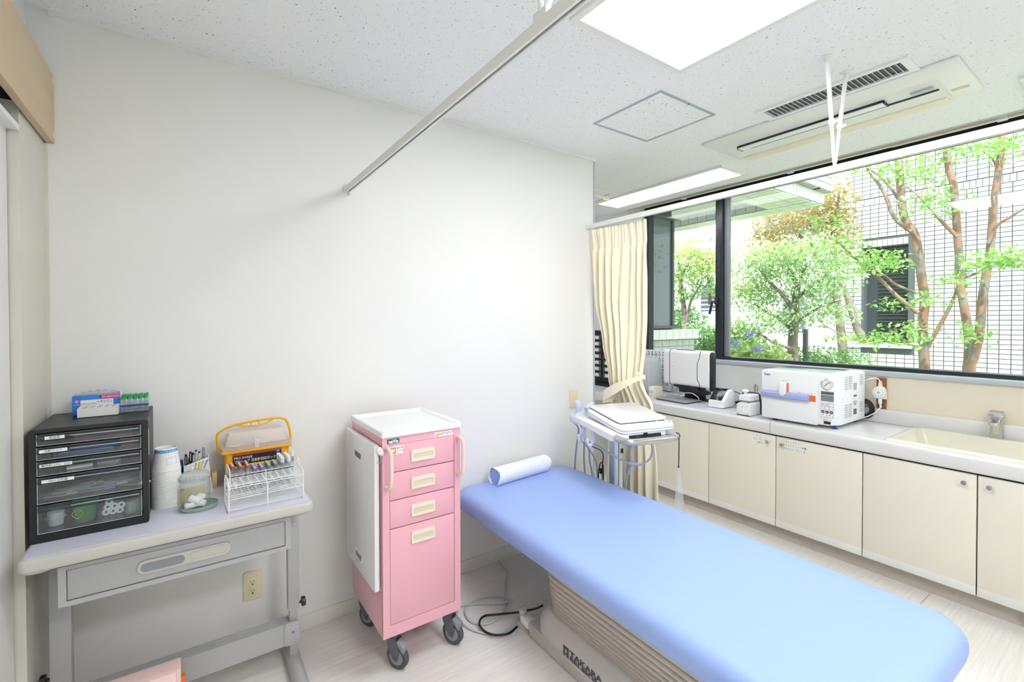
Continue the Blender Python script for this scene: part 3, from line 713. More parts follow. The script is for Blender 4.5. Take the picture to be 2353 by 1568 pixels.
text('maker_name', 'Kenz', .0185, (x0-.0106, 1.528, 1.049), '-x', 'textb', A, bold=.0006)
text('lettering', 'CLOSE  OPEN', .006, (x0-.0106, 1.42, 1.018), '-x', 'text', A)
text('lettering', '◀ オープン    クローズ ▶', .007, (x0-.0106, 1.300, .953), '-x', 'text', A)
text('lettering', 'MAIN POWER SW', .006, (XF-.0004, 1.185, .806), '-x', 'text', A)
for cx in (0, 1, 2):
    xx = (3.245, 3.305, 3.475)[cx]
    for blk in (0, 1):
        for k in range(5+(cx < 2)):
            zz = (1.055-.014*k) if blk == 0 else (.885-.014*k)
            B().box(xx-.020, xx+.020, y0-.0045, y0+.001, zz-.0022, zz+.0035, .002).build('vent_louvre', 'sillgrey', A)  # white louvres coloured grey so their shade lines show
B().box(3.355, 3.405, y0-.0008, y0+.001, .968, 1.013).build('rating_plate', mat('plate_grey', '#bdb9ae', .5), A, smooth=0)
lbp = B().box(3.358, 3.402, y0-.0009, y0+.001, .818, .938).build('label', 'label', A, smooth=0)
b = B(); b.box(3.358, 3.402, y0-.0014, y0, .926, .938).box(3.358, 3.402, y0-.0014, y0, .818, .852)
b.build('label_bands', 'dgrey', A, smooth=0)
text('lettering', '注意\n使用前に必ず取扱\n説明書をお読み下さい\n蒸気滅菌器\n高温注意', .0068, (3.380, y0-.0016, .889), '-y', 'text', A)
for xx, zz in ((3.19, 1.055), (3.19, .93), (3.19, .80), (3.515, .79), (3.36, .785)):
    B().lathe([(.0035, 0), (.003, .002), (0, .002)], (xx, y0, zz), (0, -1, 0), 8).build('screw', 'alu', A)
for xx, yy in ((3.125, 1.495), (3.155, 1.165)):
    B().lathe([(.0, 0), (.016, 0), (.016, .004), (.006, .009), (.0045, .010), (.0045, .024), (0, .024)], (xx, yy, .7528), (0, 0, 1), 18).build('foot', 'dblue', A)
for xx, yy in ((3.49, 1.19), (3.49, 1.50)):
    B().box(xx-.02, xx+.02, yy-.02, yy+.02, .7528, .774).build('foot', 'black', A)
b = B()
for k in range(4):
    R = .030+.006*k; b.tube([(3.548+.004*k, 1.145+R*math.cos(2*math.pi*q/24), .832+R*1.25*math.sin(2*math.pi*q/24)) for q in range(24)], .004, 6, closed=True)
b.build('drain_hose', 'black', A)

# ------------------------------------------------------------------ small machines on the worktop
ZW = .7527
# heat sealer
S = thing('heat_sealer', 'white bar heat sealer with round knob beside the steriliser', 'sealer', (3.24, 1.69, ZW))
xs0, xs1, ys0, ys1 = 3.085, 3.40, 1.640, 1.735
B().prism([(ys0, ZW+.004), (ys1, ZW+.004), (ys1-.004, ZW+.075), (ys1-.020, ZW+.086), (ys0+.012, ZW+.086), (ys0, ZW+.075)], 'x', xs0, xs1, .004).build('base', 'whitegloss', S)
B().box(xs0-.002, xs1, ys0+.004, ys1-.006, ZW, ZW+.005).build('foot_rail', 'black', S, smooth=0)
B().box(xs0+.01, xs1, ys0+.020, ys1-.028, ZW+.086, ZW+.096).build('seal_bar', 'alu', S, smooth=0)
B().prism([(ys0+.006, ZW+.100), (ys1-.014, ZW+.100), (ys1-.014, ZW+.134), (ys1-.024, ZW+.140), (ys0+.014, ZW+.140), (ys0+.006, ZW+.132)], 'x', xs0+.012, xs1, .003).build('press_arm', 'whitegloss', S)
B().lathe([(.009, 0), (.009, .014), (.021, .020), (.023, .028), (.018, .034), (0, .036)], (xs0+.038, 1.690, ZW+.139), (0, 0, 1), 20).build('press_knob', 'whitegloss', S)
B().prism([(ys0+.006, ZW+.008), (ys1-.004, ZW+.008), (ys1-.008, ZW+.074), (ys0+.010, ZW+.074)], 'x', xs0-.0025, xs0+.001).build('end_plate', 'white', S, smooth=0)
B().lathe([(.014, 0), (.013, .008), (0, .009)], (xs0-.002, 1.692, ZW+.032), (-1, 0, 0), 18).build('dial', 'white', S)
for yy, zz in ((ys0+.014, .066), (ys1-.014, .066), (ys0+.014, .014), (ys1-.014, .014), (1.690, .056)):
    B().lathe([(.003, 0), (.0025, .0015), (0, .0015)], (xs0-.0025, yy, ZW+zz), (-1, 0, 0), 8).build('screw', 'mgrey', S)
b = B(); xb = 3.225
b.tube([(xb, ys0-.002, ZW+.004), (xb, ys0-.002, ZW+.076), (xb-.004, ys0+.004, ZW+.138), (xb-.005, ys0+.014, ZW+.143), (xb-.005, ys1-.02, ZW+.143), (xb-.005, ys1-.01, ZW+.13), (xb, ys1+.001, ZW+.076), (xb, ys1+.002, ZW+.004)], .0055, 6)
b.build('strap', 'black', S)
B().tube(catmull([(3.30, 1.70, ZW+.135), (3.32, 1.71, ZW+.17), (3.35, 1.74, ZW+.185), (3.375, 1.755, ZW+.15), (3.385, 1.762, ZW+.06), (3.385, 1.765, ZW+.006)], 8), .0045, 8).build('cord', 'mgrey', S)

# label printer
L = thing('label_printer', 'white label printer with a sloped black control face', 'label printer', (3.27, 1.955, ZW))
ya, yb = 1.888, 2.012
side = [(3.190, ZW+.004), (3.192, ZW+.054), (3.205, ZW+.060), (3.262, ZW+.120), (3.285, ZW+.132), (3.318, ZW+.132), (3.345, ZW+.110), (3.352, ZW+.060), (3.352, ZW+.004)]
B().prism(side, 'y', ya, yb, .010, 3).build('case', 'whitegloss', L)
B().prism([(3.1955, ZW+.054), (3.205, ZW+.0625), (3.262, ZW+.1225), (3.284, ZW+.1345), (3.318, ZW+.1345), (3.318, ZW+.128), (3.262, ZW+.113)], 'y', ya+.022, yb-.006, .003).build('control_face', 'blackg', L)
for k in range(3):
    c = Vector((3.228, ya+.045+k*.022, ZW+.088)); B().lathe([(.0035, 0), (.003, .0015), (0, .0015)], c, (-.7, 0, .7), 10).build('button', 'alu', L)
B().box(3.200, 3.207, ya+.05, ya+.062, ZW+.062, ZW+.070, .001).build('cutter_tab', 'alu', L)
text('lettering', 'QL-800', .007, (3.281, 1.95, ZW+.1352), '+z', 'textw', L, rot=-math.pi/2)

# upright white scanner
U = thing('upright_scanner', 'tall white upright machine with black end panel on the worktop', 'machine', (3.37, 2.30, ZW))
xa, xb, ya, yb, za, zb = 3.300, 3.395, 2.070, 2.492, .865, 1.160
sec = rrect(xa, xb, za, zb, .034, 6)
B().prism(sec, 'y', ya+.004, yb, .004).build('case', 'whitegloss', U)
B().prism(rrect(xa+.010, xb-.004, za-.02, zb-.010, .030, 6), 'y', ya, ya+.006, .002).build('end_panel', 'black', U)
b = B()
for y in (yb-.06,): b.prism(rrect(xa-.0012, xb+.001, za-.001, zb+.001, .034, 6), 'y', y-.0022, y+.0022)
for (pa, pb) in (((ya+.075, zb+.001), (ya+.085, 1.10)), ((ya+.085, 1.10), (ya+.105, 1.06)), ((ya+.105, 1.06), (ya+.105, .93)), ((ya+.105, .93), (ya+.085, .90)), ((ya+.085, .90), (ya+.085, za))):
    b.tube([(xa-.0002, pa[0], pa[1]), (xa-.0002, pb[0], pb[1])], .0024, 5)
b.build('panel_gap', 'blackframe', U, smooth=0)
B().box(xa+.022, xb-.03, ya+.14, yb-.11, zb-.003, zb+.0015, .003).build('top_slot', 'black', U)
B().prism([(2.40, .866), (2.18, .866), (2.16, .846), (2.10, .842), (2.10, .815), (2.34, .815), (2.35, .850), (2.40, .857)], 'x', xa+.004, xb-.02, .002).build('lower_tray', 'black', U)
B().box(3.372, 3.46, 2.13, 2.36, ZW, ZW+.012, .004).box(3.375, 3.40, 2.16, 2.34, ZW+.01, .86, .004).build('stand', 'black', U)
text('lettering', 'iRISO', .009, (xa-.0008, 2.40, 1.02), '-x', 'mgrey', U)
for z in (.935, .905, .875): B().lathe([(.0025, 0), (.0025, .001), (0, .001)], (3.35, ya, z), (0, -1, 0), 8).build('indicator', 'mgrey', U)
cdx = thing('grey_cable', 'grey cable looping under the tall white machine', 'cable', (3.28, 2.2, ZW))
B().tube(catmull([(3.31, 2.36, ZW+.024), (3.28, 2.33, ZW+.034), (3.262, 2.27, ZW+.062), (3.265, 2.20, ZW+.07), (3.278, 2.155, ZW+.045), (3.285, 2.15, ZW+.030), (3.30, 2.16, ZW+.024)], 8), .004, 8).build('cord', 'sillgrey', cdx)
B().tube(catmull([(3.30, 2.46, ZW+.023), (3.33, 2.43, ZW+.03), (3.345, 2.40, ZW+.06), (3.34, 2.385, ZW+.10)], 8), .004, 8).build('cord', 'sillgrey', cdx)

# closed laptop
K = thing('laptop', 'closed silver laptop lying flat on the worktop', 'laptop', (3.20, 2.30, ZW))
q = [on_z(1506, 913, ZW+.018), on_z(1580, 925.5, ZW+.018), on_z(1607, 919, ZW+.018)]
u = (q[1]-q[0]); vv = (q[2]-q[1]); vv = vv.normalized()*.20; u = u.normalized()*.29
n2 = Vector((u.y, -u.x, 0)).normalized(); vv = n2*.20 if n2.x > 0 else -n2*.20
MK = Matrix(((vv.x/.20, u.x/.29, 0, q[0].x), (vv.y/.20, u.y/.29, 0, q[0].y), (0, 0, 1, 0), (0, 0, 0, 1)))
B(MK).prism(rrect(0, .20, 0, .29, .012, 4), 'z', ZW+.002, ZW+.008, .001).build('base', mat('laptop_dark', '#5b5d60', .35, metal=.6), K)
B(MK).prism(rrect(0, .20, 0, .29, .012, 4), 'z', ZW+.0095, ZW+.017, .002).build('lid', mat('laptop_silver', '#b9bcc0', .35, metal=.6), K)
B(MK).box(.09, .105, .125, .165, ZW+.017, ZW+.0174).build('emblem', 'dgrey', K, smooth=0)
B(MK).box(.01, .19, .01, .28, ZW, ZW+.0025).build('rubber_feet', 'black', K, smooth=0)

# small cream dispenser with round dial
D = thing('small_dispenser', 'small cream device with a pale blue round dial', 'device', (3.22, 2.505, ZW))
B().prism([(3.155, ZW), (3.155, ZW+.09), (3.162, ZW+.098), (3.26, ZW+.094), (3.275, ZW+.082), (3.28, ZW)], 'y', 2.478, 2.535, .006).build('case', 'cream', D)
B().lathe([(.024, 0), (.024, .006), (.020, .016), (.014, .018), (.012, .026), (0, .027)], (3.155, 2.508, ZW+.070), (-1, 0, 0), 24).build('dial', 'lilac', D)
B().box(3.1542, 3.1552, 2.484, 2.53, ZW+.012, ZW+.040).build('sticker', 'label', D, smooth=0)
text('lettering', 'Lila', .016, (3.1538, 2.512, ZW+.027), '-x', 'textb', D)
B().box(3.1536, 3.1545, 2.489, 2.496, ZW+.018, ZW+.027).build('mark', 'orange', D, smooth=0)

# cloudy covered item, chart sheet
c = thing('covered_machine', 'machine under a cloudy plastic dust cover beside the curtain', 'machine', (3.40, 2.74, ZW))
sec = []
for z, k, r in ((ZW+.03, 0, .02), (ZW+.05, .0, .02), (ZW+.20, .004, .025), (ZW+.285, .012, .03), (ZW+.31, .03, .04), (ZW+.315, .06, .03)):
    sec.append([(x, y, z+.006*math.sin(40*x+25*y)) for x, y in rrect(3.30+k, 3.50-k, 2.640+k, 2.84-k, r, 5)])
B().loft(sec).build('dust_cover', 'cover', c, smooth=60)
B().box(3.31, 3.49, 2.65, 2.83, ZW, ZW+.045, .01).build('base', 'mgrey', c)
B().box(3.32, 3.48, 2.66, 2.82, ZW+.045, ZW+.25, .02).build('body', 'white', c)
st = thing('pink_striped_pad', 'flat pad with pink stripes on the worktop by the curtain', 'pad', (3.30, 2.58, ZW))
B().box(3.215, 3.288, 2.55, 2.70, ZW, ZW+.008, .002).build('pad', 'palepink', st); B().box(3.2148, 3.2885, 2.55, 2.70, ZW+.0055, ZW+.0085).build('stripe', 'red', st, smooth=0)
ch = thing('chart_sheet', 'pale chart sheet with small coloured text leaning at the window', 'chart', (3.565, 2.80, ZW))
B().box(3.553, 3.5555, 2.60, 3.00, ZW+.01, 1.128).build('sheet', 'paper', ch, smooth=0)
rnd = random.Random(7); cols = ('text', 'red', 'textb', 'orange', 'mgrey', 'textb', 'mgrey')
for r in range(6):
    for k in range(9):
        y = 2.975-k*.041; z = 1.108-r*.053
        bb = B().box(3.5522, 3.553, y-.006, y+.006, z-.006, z+.004); 
        bb.build('heading', rnd.choice(('red', 'red', 'orange', 'lime', 'textb')), ch, smooth=0)
        bb = B()
        for q_ in range(3): bb.box(3.5522, 3.553, y-.014+q_*.009, y-.009+q_*.009, z-.036, z-.010-.004*rnd.random())
        bb.build('text_lines', rnd.choice(('mgrey', 'dgrey', 'lilac', 'louvre')), ch, smooth=0)

# adaptors and cable bundle between printer and sealer
ad = thing('power_adaptor', 'black power adaptor lying behind the heat sealer', 'adaptor', (3.42, 1.83, ZW))
B().box(3.44, 3.51, 1.81, 1.89, ZW+.03, ZW+.10, .006).box(3.41, 3.54, 1.79, 1.93, ZW, ZW+.032, .006).build('case', 'black', ad)
B().tube(catmull([(3.46, 1.89, ZW+.07), (3.44, 1.95, ZW+.10), (3.42, 2.02, ZW+.07), (3.40, 2.06, ZW+.01)], 8), .004, 8).build('cord', 'dgrey', ad)
cb = thing('cable_bundle', 'bundled khaki cable on the worktop beside the label printer', 'cable', (3.30, 1.83, ZW))
b = B()
for k in range(6):
    b.tube(catmull([(3.29+.012*math.sin(k), 1.775+.004*k, ZW+.006+.004*k), (3.305+.010*math.cos(2*k), 1.82, ZW+.012+.004*k), (3.32+.012*math.cos(k), 1.865+.002*k, ZW+.010+.003*k), (3.345, 1.82+.01*math.sin(k), ZW+.010+.004*k), (3.30, 1.775+.004*k, ZW+.008+.003*k)], 6), .0038, 6)
b.build('cord', mat('khaki_cord', '#a5a183', .6), cb); B().box(3.297, 3.318, 1.812, 1.834, ZW, ZW+.045, .004).build('clip', 'sand', cb)
nt_ = thing('paper_slip', 'small white and pink slip on the worktop by the sealer', 'slip', (3.13, 1.765, ZW))
B().box(3.115, 3.15, 1.745, 1.785, ZW, ZW+.001).build('slip', 'label', nt_, smooth=0); B().box(3.13, 3.15, 1.742, 1.757, ZW+.001, ZW+.0025).build('pink_tab', 'palepink', nt_, smooth=0)

# drawer organiser seen in the gap behind the partition
og = thing('black_organiser', 'black many-drawer organiser seen in the gap left of the curtain', 'organiser', (3.45, 3.35, ZW))
B().box(3.36, 3.56, 3.08, 3.56, ZW+.03, 1.30, .006).box(3.34, 3.56, 3.06, 3.58, ZW, ZW+.03).build('case', 'black', og)
p = on_x(1383, 820, 3.36)
for k in range(7):
    for c_ in range(2):
        yy = 3.16+.155*(c_)+.02; zz = .86+.062*k
        dw = B().box(3.350, 3.362, yy-.06, yy+.06, zz-.022, zz+.022, .002).build('drawer', 'dgrey', og)
        B().box(3.3488, 3.3502, yy-.035, yy+.035, zz-.015, zz+.015).build('label', 'label', dw, smooth=0)
ORD = ['lowest', 'second', 'third', 'fourth', 'fifth', 'sixth', 'seventh', 'eighth', 'ninth', 'tenth', 'eleventh', 'twelfth', 'thirteenth', 'fourteenth', 'fifteenth', 'sixteenth', 'seventeenth', 'eighteenth', 'nineteenth', 'twentieth']
# ------------------------------------------------------------------ small grey desk
ZD = .740
DK = thing('desk', 'small grey metal desk with drawer by the left wall', 'desk', (-.01, 2.03, 0))
dx0, dx1, dy0, dy1 = -.396, .372, 1.812, 2.243
B().prism(rrect(dx0, dx1, dy0, dy1, .022, 6), 'z', .698, .7385, .011, 4).build('table_edge', 'deskedge', DK, smooth=50)
B().prism(rrect(dx0+.011, dx1-.011, dy0+.011, dy1-.004, .016, 6), 'z', .7385, ZD, .0).build('table_top', 'desktop', DK, smooth=50)
for x in (-.36, .345): B().prism(rrect(x-.035, x+.025, 1.86, 2.2, .02, 4), 'z', .676, .699, .006).build('underside_bracket', 'deskedge', DK)
fy = 1.868
b = B().box(-.322, -.304, fy, fy+.32, .560, .678).box(.284, .302, fy, fy+.32, .560, .678).box(-.304, .284, fy, fy+.32, .666, .678).box(-.304, .284, fy, fy+.32, .558, .573).build('drawer_housing', 'deskgrey', DK, smooth=0)
dw = B().box(-.3025, .2825, fy+.003, fy+.30, .5755, .6635, .001).build('drawer', 'deskgrey', DK)
pull = rrect(-.142, .113, .598, .642, .0215, 8)
B().prism(pull, 'y', fy-.005, fy+.004, .003).build('pull_plate', 'deskedge', dw)
B().prism(rrect(-.132, -.018, .606, .634, .0135, 8), 'y', fy-.0056, fy-.004).build('pull_recess', 'mgrey', dw)
B().frame(rrect(-.004, .105, .604, .636, .0155, 6), rrect(.001, .100, .609, .631, .0105, 6), 'y', fy-.0075, fy-.004).build('pull_ring', 'deskedge', dw)
for k, (xa, xb) in enumerate(((-.372, -.320), (.317, .358))):
    B().box(xa, xb, 2.030, 2.070, .235 if k else .20, .682, .002).build('leg_outer', 'deskgrey', DK)
    B().box(xa+.006, xb-.004, 2.036, 2.064, .03, .45, .002).build('leg_inner', 'deskgrey', DK)
    ft = B(); sec = []
    for y, h in ((1.70, .028), (1.76, .045), (2.05, .052), (2.20, .045), (2.235, .028)):
        sec.append([(xa-.006, y, 0), (xb+.006, y, 0), (xb+.006, y, h*.6), ((xa+xb)/2+.010, y, h), ((xa+xb)/2-.010, y, h), (xa-.006, y, h*.6)])
    ft.loft(sec).build('foot', 'deskgrey', DK, smooth=50)
    xo = xb+.016 if k else xa-.016
    kn = B(); kn.lathe([(.005, 0), (.005, .012), (.019, .012), (.019, .024), (.016, .026), (0, .026)], (xb if k else xa, 2.05, .248 if k else .258), (1 if k else -1, 0, 0), 10); kn.build('height_knob', 'black', DK)
    for z in (.62, .585): B().lathe([(.0045, 0), (.0035, .003), (0, .003)], ((xa+xb)/2+.004, 2.030, z), (0, -1, 0), 10).build('screw', 'alu', DK)
B().box(-.35, .340, 2.022, 2.030, .105, .192).box(-.35, .340, 2.030, 2.078, .176, .184).box(-.35, .340, 2.070, 2.078, .12, .192).build('cross_beam', 'deskgrey', DK, smooth=0)
B().prism(rrect(.300, .356, .103, .194, .012, 4), 'y', 2.017, 2.0225, .001).build('beam_bracket', 'deskgrey', DK)
for z in (.176, .130): B().lathe([(.0045, 0), (.0035, .003), (0, .003)], (.345, 2.017, z), (0, -1, 0), 10).build('screw', 'alu', DK)
B().lathe([(.006, 0), (.006, .0008), (0, .0008)], (.332, 2.017, .153), (0, -1, 0), 14).build('purple_mark', 'purple', DK)
# pink folder standing under the desk
PF = thing('pink_folder_box', 'pale pink folders standing on the floor under the desk', 'folder', (-.10, 1.82, 0))
B().box(-.27, -.0425, 1.800, 1.835, 0, .291, .002).build('folder', 'palepink', PF); B().box(-.27, -.032, 1.838, 1.900, 0, .276, .002).build('folder', 'palepink', PF); B().box(-.26, -.020, 1.905, 1.925, 0, .205, .002).build('folder', 'orange', PF)

# ------------------------------------------------------------------ black drawer chest with clear drawers
ch_ = thing('drawer_chest', 'black desktop chest with five clear drawers on the desk', 'drawer chest', (-.25, 2.08, ZD))
cx0, cx1, cy0, cy1, cz0, cz1 = -.392, -.113, 1.930, 2.237, ZD, 1.080
B().frame(rrect(cx0, cx1, cz0, cz1, .008, 3), rrect(cx0+.016, cx1-.016, cz0+.024, cz1-.012, .004, 3), 'y', cy0, cy0+.02).frame([(cx0+.003, cz0+.001), (cx1-.003, cz0+.001), (cx1-.003, cz1-.002), (cx0+.003, cz1-.002)], [(cx0+.008, cz0+.008), (cx1-.008, cz0+.008), (cx1-.008, cz1-.008), (cx0+.008, cz1-.008)], 'y', cy0+.02, cy1).box(cx0+.003, cx1-.003, cy1-.005, cy1, cz0+.001, cz1-.002).build('case', 'black', ch_, smooth=30)
dz = [(1.029, 1.066), (.986, 1.027), (.939, .984), (.855, .937), (.766, .853)]
names = ['駆血帯', '注射パッド', '翼状針 22G，23G', '10ml 注射器', '']
lx = [(-.354, -.311), (-.366, -.305), (-.366, -.295), (-.362, -.291), (-.35, -.29)]
for k, (za, zb) in enumerate(dz):
    d = bpy.data.objects.new('drawer', None); COL.objects.link(d); d.parent = ch_
    xa, xb = cx0+.018, cx1-.018
    fr = B().box(xa, xb, cy0-.004, cy0-.002, za+.002, zb-.001).build('drawer_front', 'clear', d, smooth=0)
    B().box(xa+.004, xb-.004, cy0, cy0+.285, za+.003, za+.005).box(xa+.004, xa+.006, cy0, cy0+.285, za+.003, zb-.014).box(xb-.006, xb-.004, cy0, cy0+.285, za+.003, zb-.014).build('drawer_tray', 'clear', d, smooth=0)
    lz = zb-.012
    B().prism([(cy0-.004, lz-.010), (cy0-.013, lz-.002), (cy0-.013, lz+.004), (cy0-.009, lz+.006), (cy0-.004, lz+.008)], 'x', xa+.002, xb-.002).build('pull_lip', 'smoke', d, smooth=0)
    B().tube([(xa+.075, cy0-.0135, lz+.002), (xb-.006, cy0-.0135, lz+.002)], .0013, 6).build('lip_highlight', 'edgeglint', d)  # lamp highlight along the lip, put in as a pale milky tube
    B().box(xa, xa+.0015, cy0-.0045, cy0-.0015, za+.002, zb-.001).box(xb-.0015, xb, cy0-.0045, cy0-.0015, za+.002, zb-.001).box(xa, xb, cy0-.0045, cy0-.0015, za+.002, za+.0035).build('front_rim', 'edgeglint', d, smooth=0)  # rim lightened with the same painted highlight colour
    if names[k]:
        a, b_ = lx[k]
        B().box(a, b_, cy0-.0150, cy0-.0140, lz-.004, lz+.0055).build('label', 'label', d, smooth=0)
        text('lettering', names[k], .0082, ((a+b_)/2, cy0-.0154, lz+.0008), '-y', 'text', d)
B().box(cx1, cx1+.0006, cy0+.010, cy0+.020, .96, 1.045).build('side_sticker', 'label', ch_, smooth=0)
# what lies in the drawers
rnd = random.Random(11)
def flat_pack(name, label, cat, x, y, z, l, wd, h, a, m, group, tilt=0.):
    t = thing(name, label, cat, (x, y, z), a, group)
    o = B().box(-l/2, l/2, -wd/2, wd/2, 0, h, .001)
    if tilt: o.bm.transform(Matrix.Rotation(tilt, 4, 'Y'))
    o.build('packet', m, t, world=False); return t
for k in range(4):
    flat_pack('injection_pad_packet', ORD[k]+' blue injection pad packet of the pile in the second clear drawer', 'pad packet', -.275+.012*k, 1.975+.006*k, .9921+.0032*k, .115, .05, .003, .04*k-.06, 'ltblue' if k % 2 else 'dblue', 'blue pads in the second drawer')
flat_pack('tourniquet', 'dull pink tourniquet band in the top clear drawer', 'tourniquet', -.23, 2.0, 1.0342, .14, .03, .012, .05, mat('band_pink', '#b98a90', .6), None)
flat_pack('bandage_roll', 'tan bandage in the second clear drawer', 'bandage', -.165, 1.99, .9921, .045, .03, .022, .2, mat('band_tan', '#b08a78', .7), None)
flat_pack('needle_packet', 'striped needle packet in the third clear drawer', 'needle packet', -.285, 1.965, .9451, .06, .03, .006, .15, 'label', None)
flat_pack('wing_needle_packet', 'clear winged needle packet in the third clear drawer', 'needle packet', -.215, 1.965, .9451, .05, .03, .014, -.35, 'bag', None)
for k in range(7):
    x = -.335+.030*k; t = thing('syringe_packet', (ORD[k] if k else 'first')+' wrapped syringe from the left in the fourth clear drawer', 'syringe', (x, 1.975+.004*(k % 3), .8615+.007*(k % 3)), rnd.uniform(-.6, .6), 'wrapped syringes in the fourth drawer')
    B().box(-.045, .045, -.012, .012, 0, .0045, .001).build('wrapper', 'bag', t, world=False); B().tube([(-.035, 0, .009), (.028, 0, .009)], .0055, 8).build('barrel', 'tubeclear', t, world=False)
    B().box(.018, .044, -.011, .011, .0046, .0055).build('wrapper_print', 'ltblue' if k % 2 else 'label', t, world=False, smooth=0)
g = thing('green_paper_cup', 'green paper cup with leaf print in the bottom clear drawer', 'cup', (-.275, 1.982, .7712))
B().lathe([(.024, 0), (.031, .064), (.032, .066), (.030, .066), (.0235, .002), (0, .002)], (-.275, 1.982, .7712), seg=28).build('cup', 'gcup', g)
lf = B(); 
for k in range(10):
    a0, a1 = k/9, 0
for s_ in (-1, 1):
    for k in range(8):
        u = k/7; lf.tube([(-.290+.014*s_*math.sin(math.pi*u)*.9, 1.982-.0305-.0022*u, .785+.034*u), (-.290+.014*s_*math.sin(math.pi*min(1, u+.14))*.9, 1.982-.0308-.0022*u, .785+.034*min(1, u+.14))], .0008, 5)
    for k in range(4): lf.tube([(-.290, 1.982-.0322, .788+.007*k), (-.290+.010*s_, 1.982-.0305, .796+.007*k)], .0006, 5)
lf.build('leaf_print', 'lime', g)
c = thing('clear_cup_bundle', 'clear cup of small items in the bottom clear drawer', 'cup', (-.345, 1.978, .7712))
B().lathe([(.018, 0), (.023, .055), (.024, .056), (.0225, .056), (.0175, .002), (0, .002)], (-.343, 1.978, .7712), seg=24).build('cup', 'tubeclear', c); B().lathe([(.017, .003), (.020, .042), (0, .046)], (-.343, 1.978, .7712), seg=16).build('contents', 'cotton', c); B().tube([(-.343+.0225*math.cos(a*.4), 1.978+.0225*math.sin(a*.4), .797) for a in range(16)], .0009, 5, closed=True).build('rubber_band', 'sand', c)
c = thing('bag_of_rolls', 'plastic bag of small round rolls in the bottom clear drawer', 'bag', (-.205, 1.97, .7712))
for k in range(7): B().lathe([(.010, -.006), (.010, .006), (.004, .006), (.004, -.006), (.010, -.006)], (-.225+.017*(k % 3)+.004*(k//3), 1.970, .786+.016*(k//3)), (.2, -1, .2), 14, cap=False).build('roll', 'cotton', c)
B().loft([[(x, y, .7712+.0005) for x, y in rrect(-.245, -.172, 1.952, 1.995, .01, 4)], [(x, y, .80) for x, y in rrect(-.243, -.170, 1.955, 1.992, .012, 4)], [(x, y, .826) for x, y in rrect(-.228, -.190, 1.965, 1.985, .008, 4)]]).build('plastic', 'clear', c)
flat_pack('mask_packet', 'greenish packet in the right of the bottom clear drawer', 'packet', -.150, 1.975, .7712, .05, .02, .038, .5, mat('packet_green', '#8fa79f', .5), None)

# ------------------------------------------------------------------ on top of the chest
bb = thing('medicine_box', 'open blue and white carton on the black chest', 'carton', (-.266, 2.17, 1.0801))
x0, x1, y0, y1, z0, z1 = -.329, -.203, 2.149, 2.192, 1.0801, 1.144
n = 10
front = [(x0, z0), (x1, z0), (x1, z1)] + [(-.250+.012*math.cos(math.pi*k/n), z1-.011*math.sin(math.pi*k/n)) for k in range(n+1)] + [(x0, z1)]
B().prism(front, 'y', y0, y0+.001).box(x0, x0+.001, y0+.001, y1, z0, z1).box(x1-.001, x1, y0+.001, y1, z0, z1+.004).box(x0+.001, x1-.001, y1-.001, y1, z0, z1).box(x0+.001, x1-.001, y0+.001, y1-.001, z0, z0+.001).build('carton', 'blueb', bb, smooth=0)
B().box(x1-.0012, x1+.0006, y0, y1, z0+.002, z1+.006).build('white_side', 'label', bb, smooth=0)
B().box(-.252, x1, y0-.0008, y0+.0004, 1.131, z1+.001).build('pink_band', 'magenta', bb, smooth=0)
B().box(-.308, -.222, y0-.0008, y0+.0004, 1.096, 1.1295).build('white_field', 'label', bb, smooth=0)
text('lettering', 'ワンショットプラス', .0078, (-.287, y0-.0013, 1.1158), '-y', 'text', bb, xscale=.62, bold=.0001)
text('lettering', 'ヘキシジン', .0115, (-.245, y0-.0013, 1.1215), '-y', 'text', bb, xscale=.72, bold=.0002)
text('lettering', '皮膚・創傷部位の消毒に', .0045, (-.228, y0-.0013, 1.1375), '-y', 'textw', bb)
text('lettering', '医薬品', .0045, (-.229, y0-.0013, 1.1265), '-y', 'textw', bb)
text('lettering', '白十字', .005, (-.317, y0-.0013, 1.1145), '-y', 'textw', bb)
B().lathe([(.006, 0), (.006, .0006), (0, .0006)], (-.317, y0-.0002, 1.126), (0, -1, 0), 20).build('round_mark', 'magenta', bb)
B().box(-.3215, -.3125, y0-.0015, y0-.0009, 1.1248, 1.1272).box(-.3182, -.3158, y0-.0015, y0-.0009, 1.1215, 1.1305).build('cross_mark', 'label', bb, smooth=0)
pb = thing('plastic_wrap', 'crumpled clear wrap with green items inside the blue carton', 'wrap', (-.266, 2.17, 1.083))
rows = []
for j in range(7):
    v = j/6; rows.append([(x0+.004+(x1-x0-.008)*i/12, y0+.004+(y1-y0-.008)*v, 1.140+.020*math.sin(math.pi*v)*(.5+.5*math.sin(math.pi*i/12))+.003*math.sin(3*i+5*j)) for i in range(13)])
B().grid(rows).build('film', 'bag', pb, smooth=60)
for k in range(5): B().tube([(-.262+.012*k, 2.166, 1.092), (-.258+.011*k, 2.168, 1.138+.004*(k % 2))], .006, 8).build('stick', 'green', pb)
tr = thing('white_carton_tray', 'low white carton tray with round holes before the blue carton', 'tray', (-.256, 2.11, 1.0801))
b = B().prism([(2.090, 1.0801), (2.140, 1.0801), (2.140, 1.1105), (2.090, 1.1092)], 'x', -.308, -.204).build('tray', 'label', tr, smooth=0)
for k in range(5):
    for q_ in range(2): B(Matrix.Translation((-.292+.0185*k+.004*q_, 2.102+.018*q_, 1.1096+.0005*q_)) @ Matrix.Rotation(math.radians(1.5), 4, 'X')).lathe([(.0052, 0), (.0052, .0005), (0, .0005)], seg=14).build('hole', 'mgrey', tr)
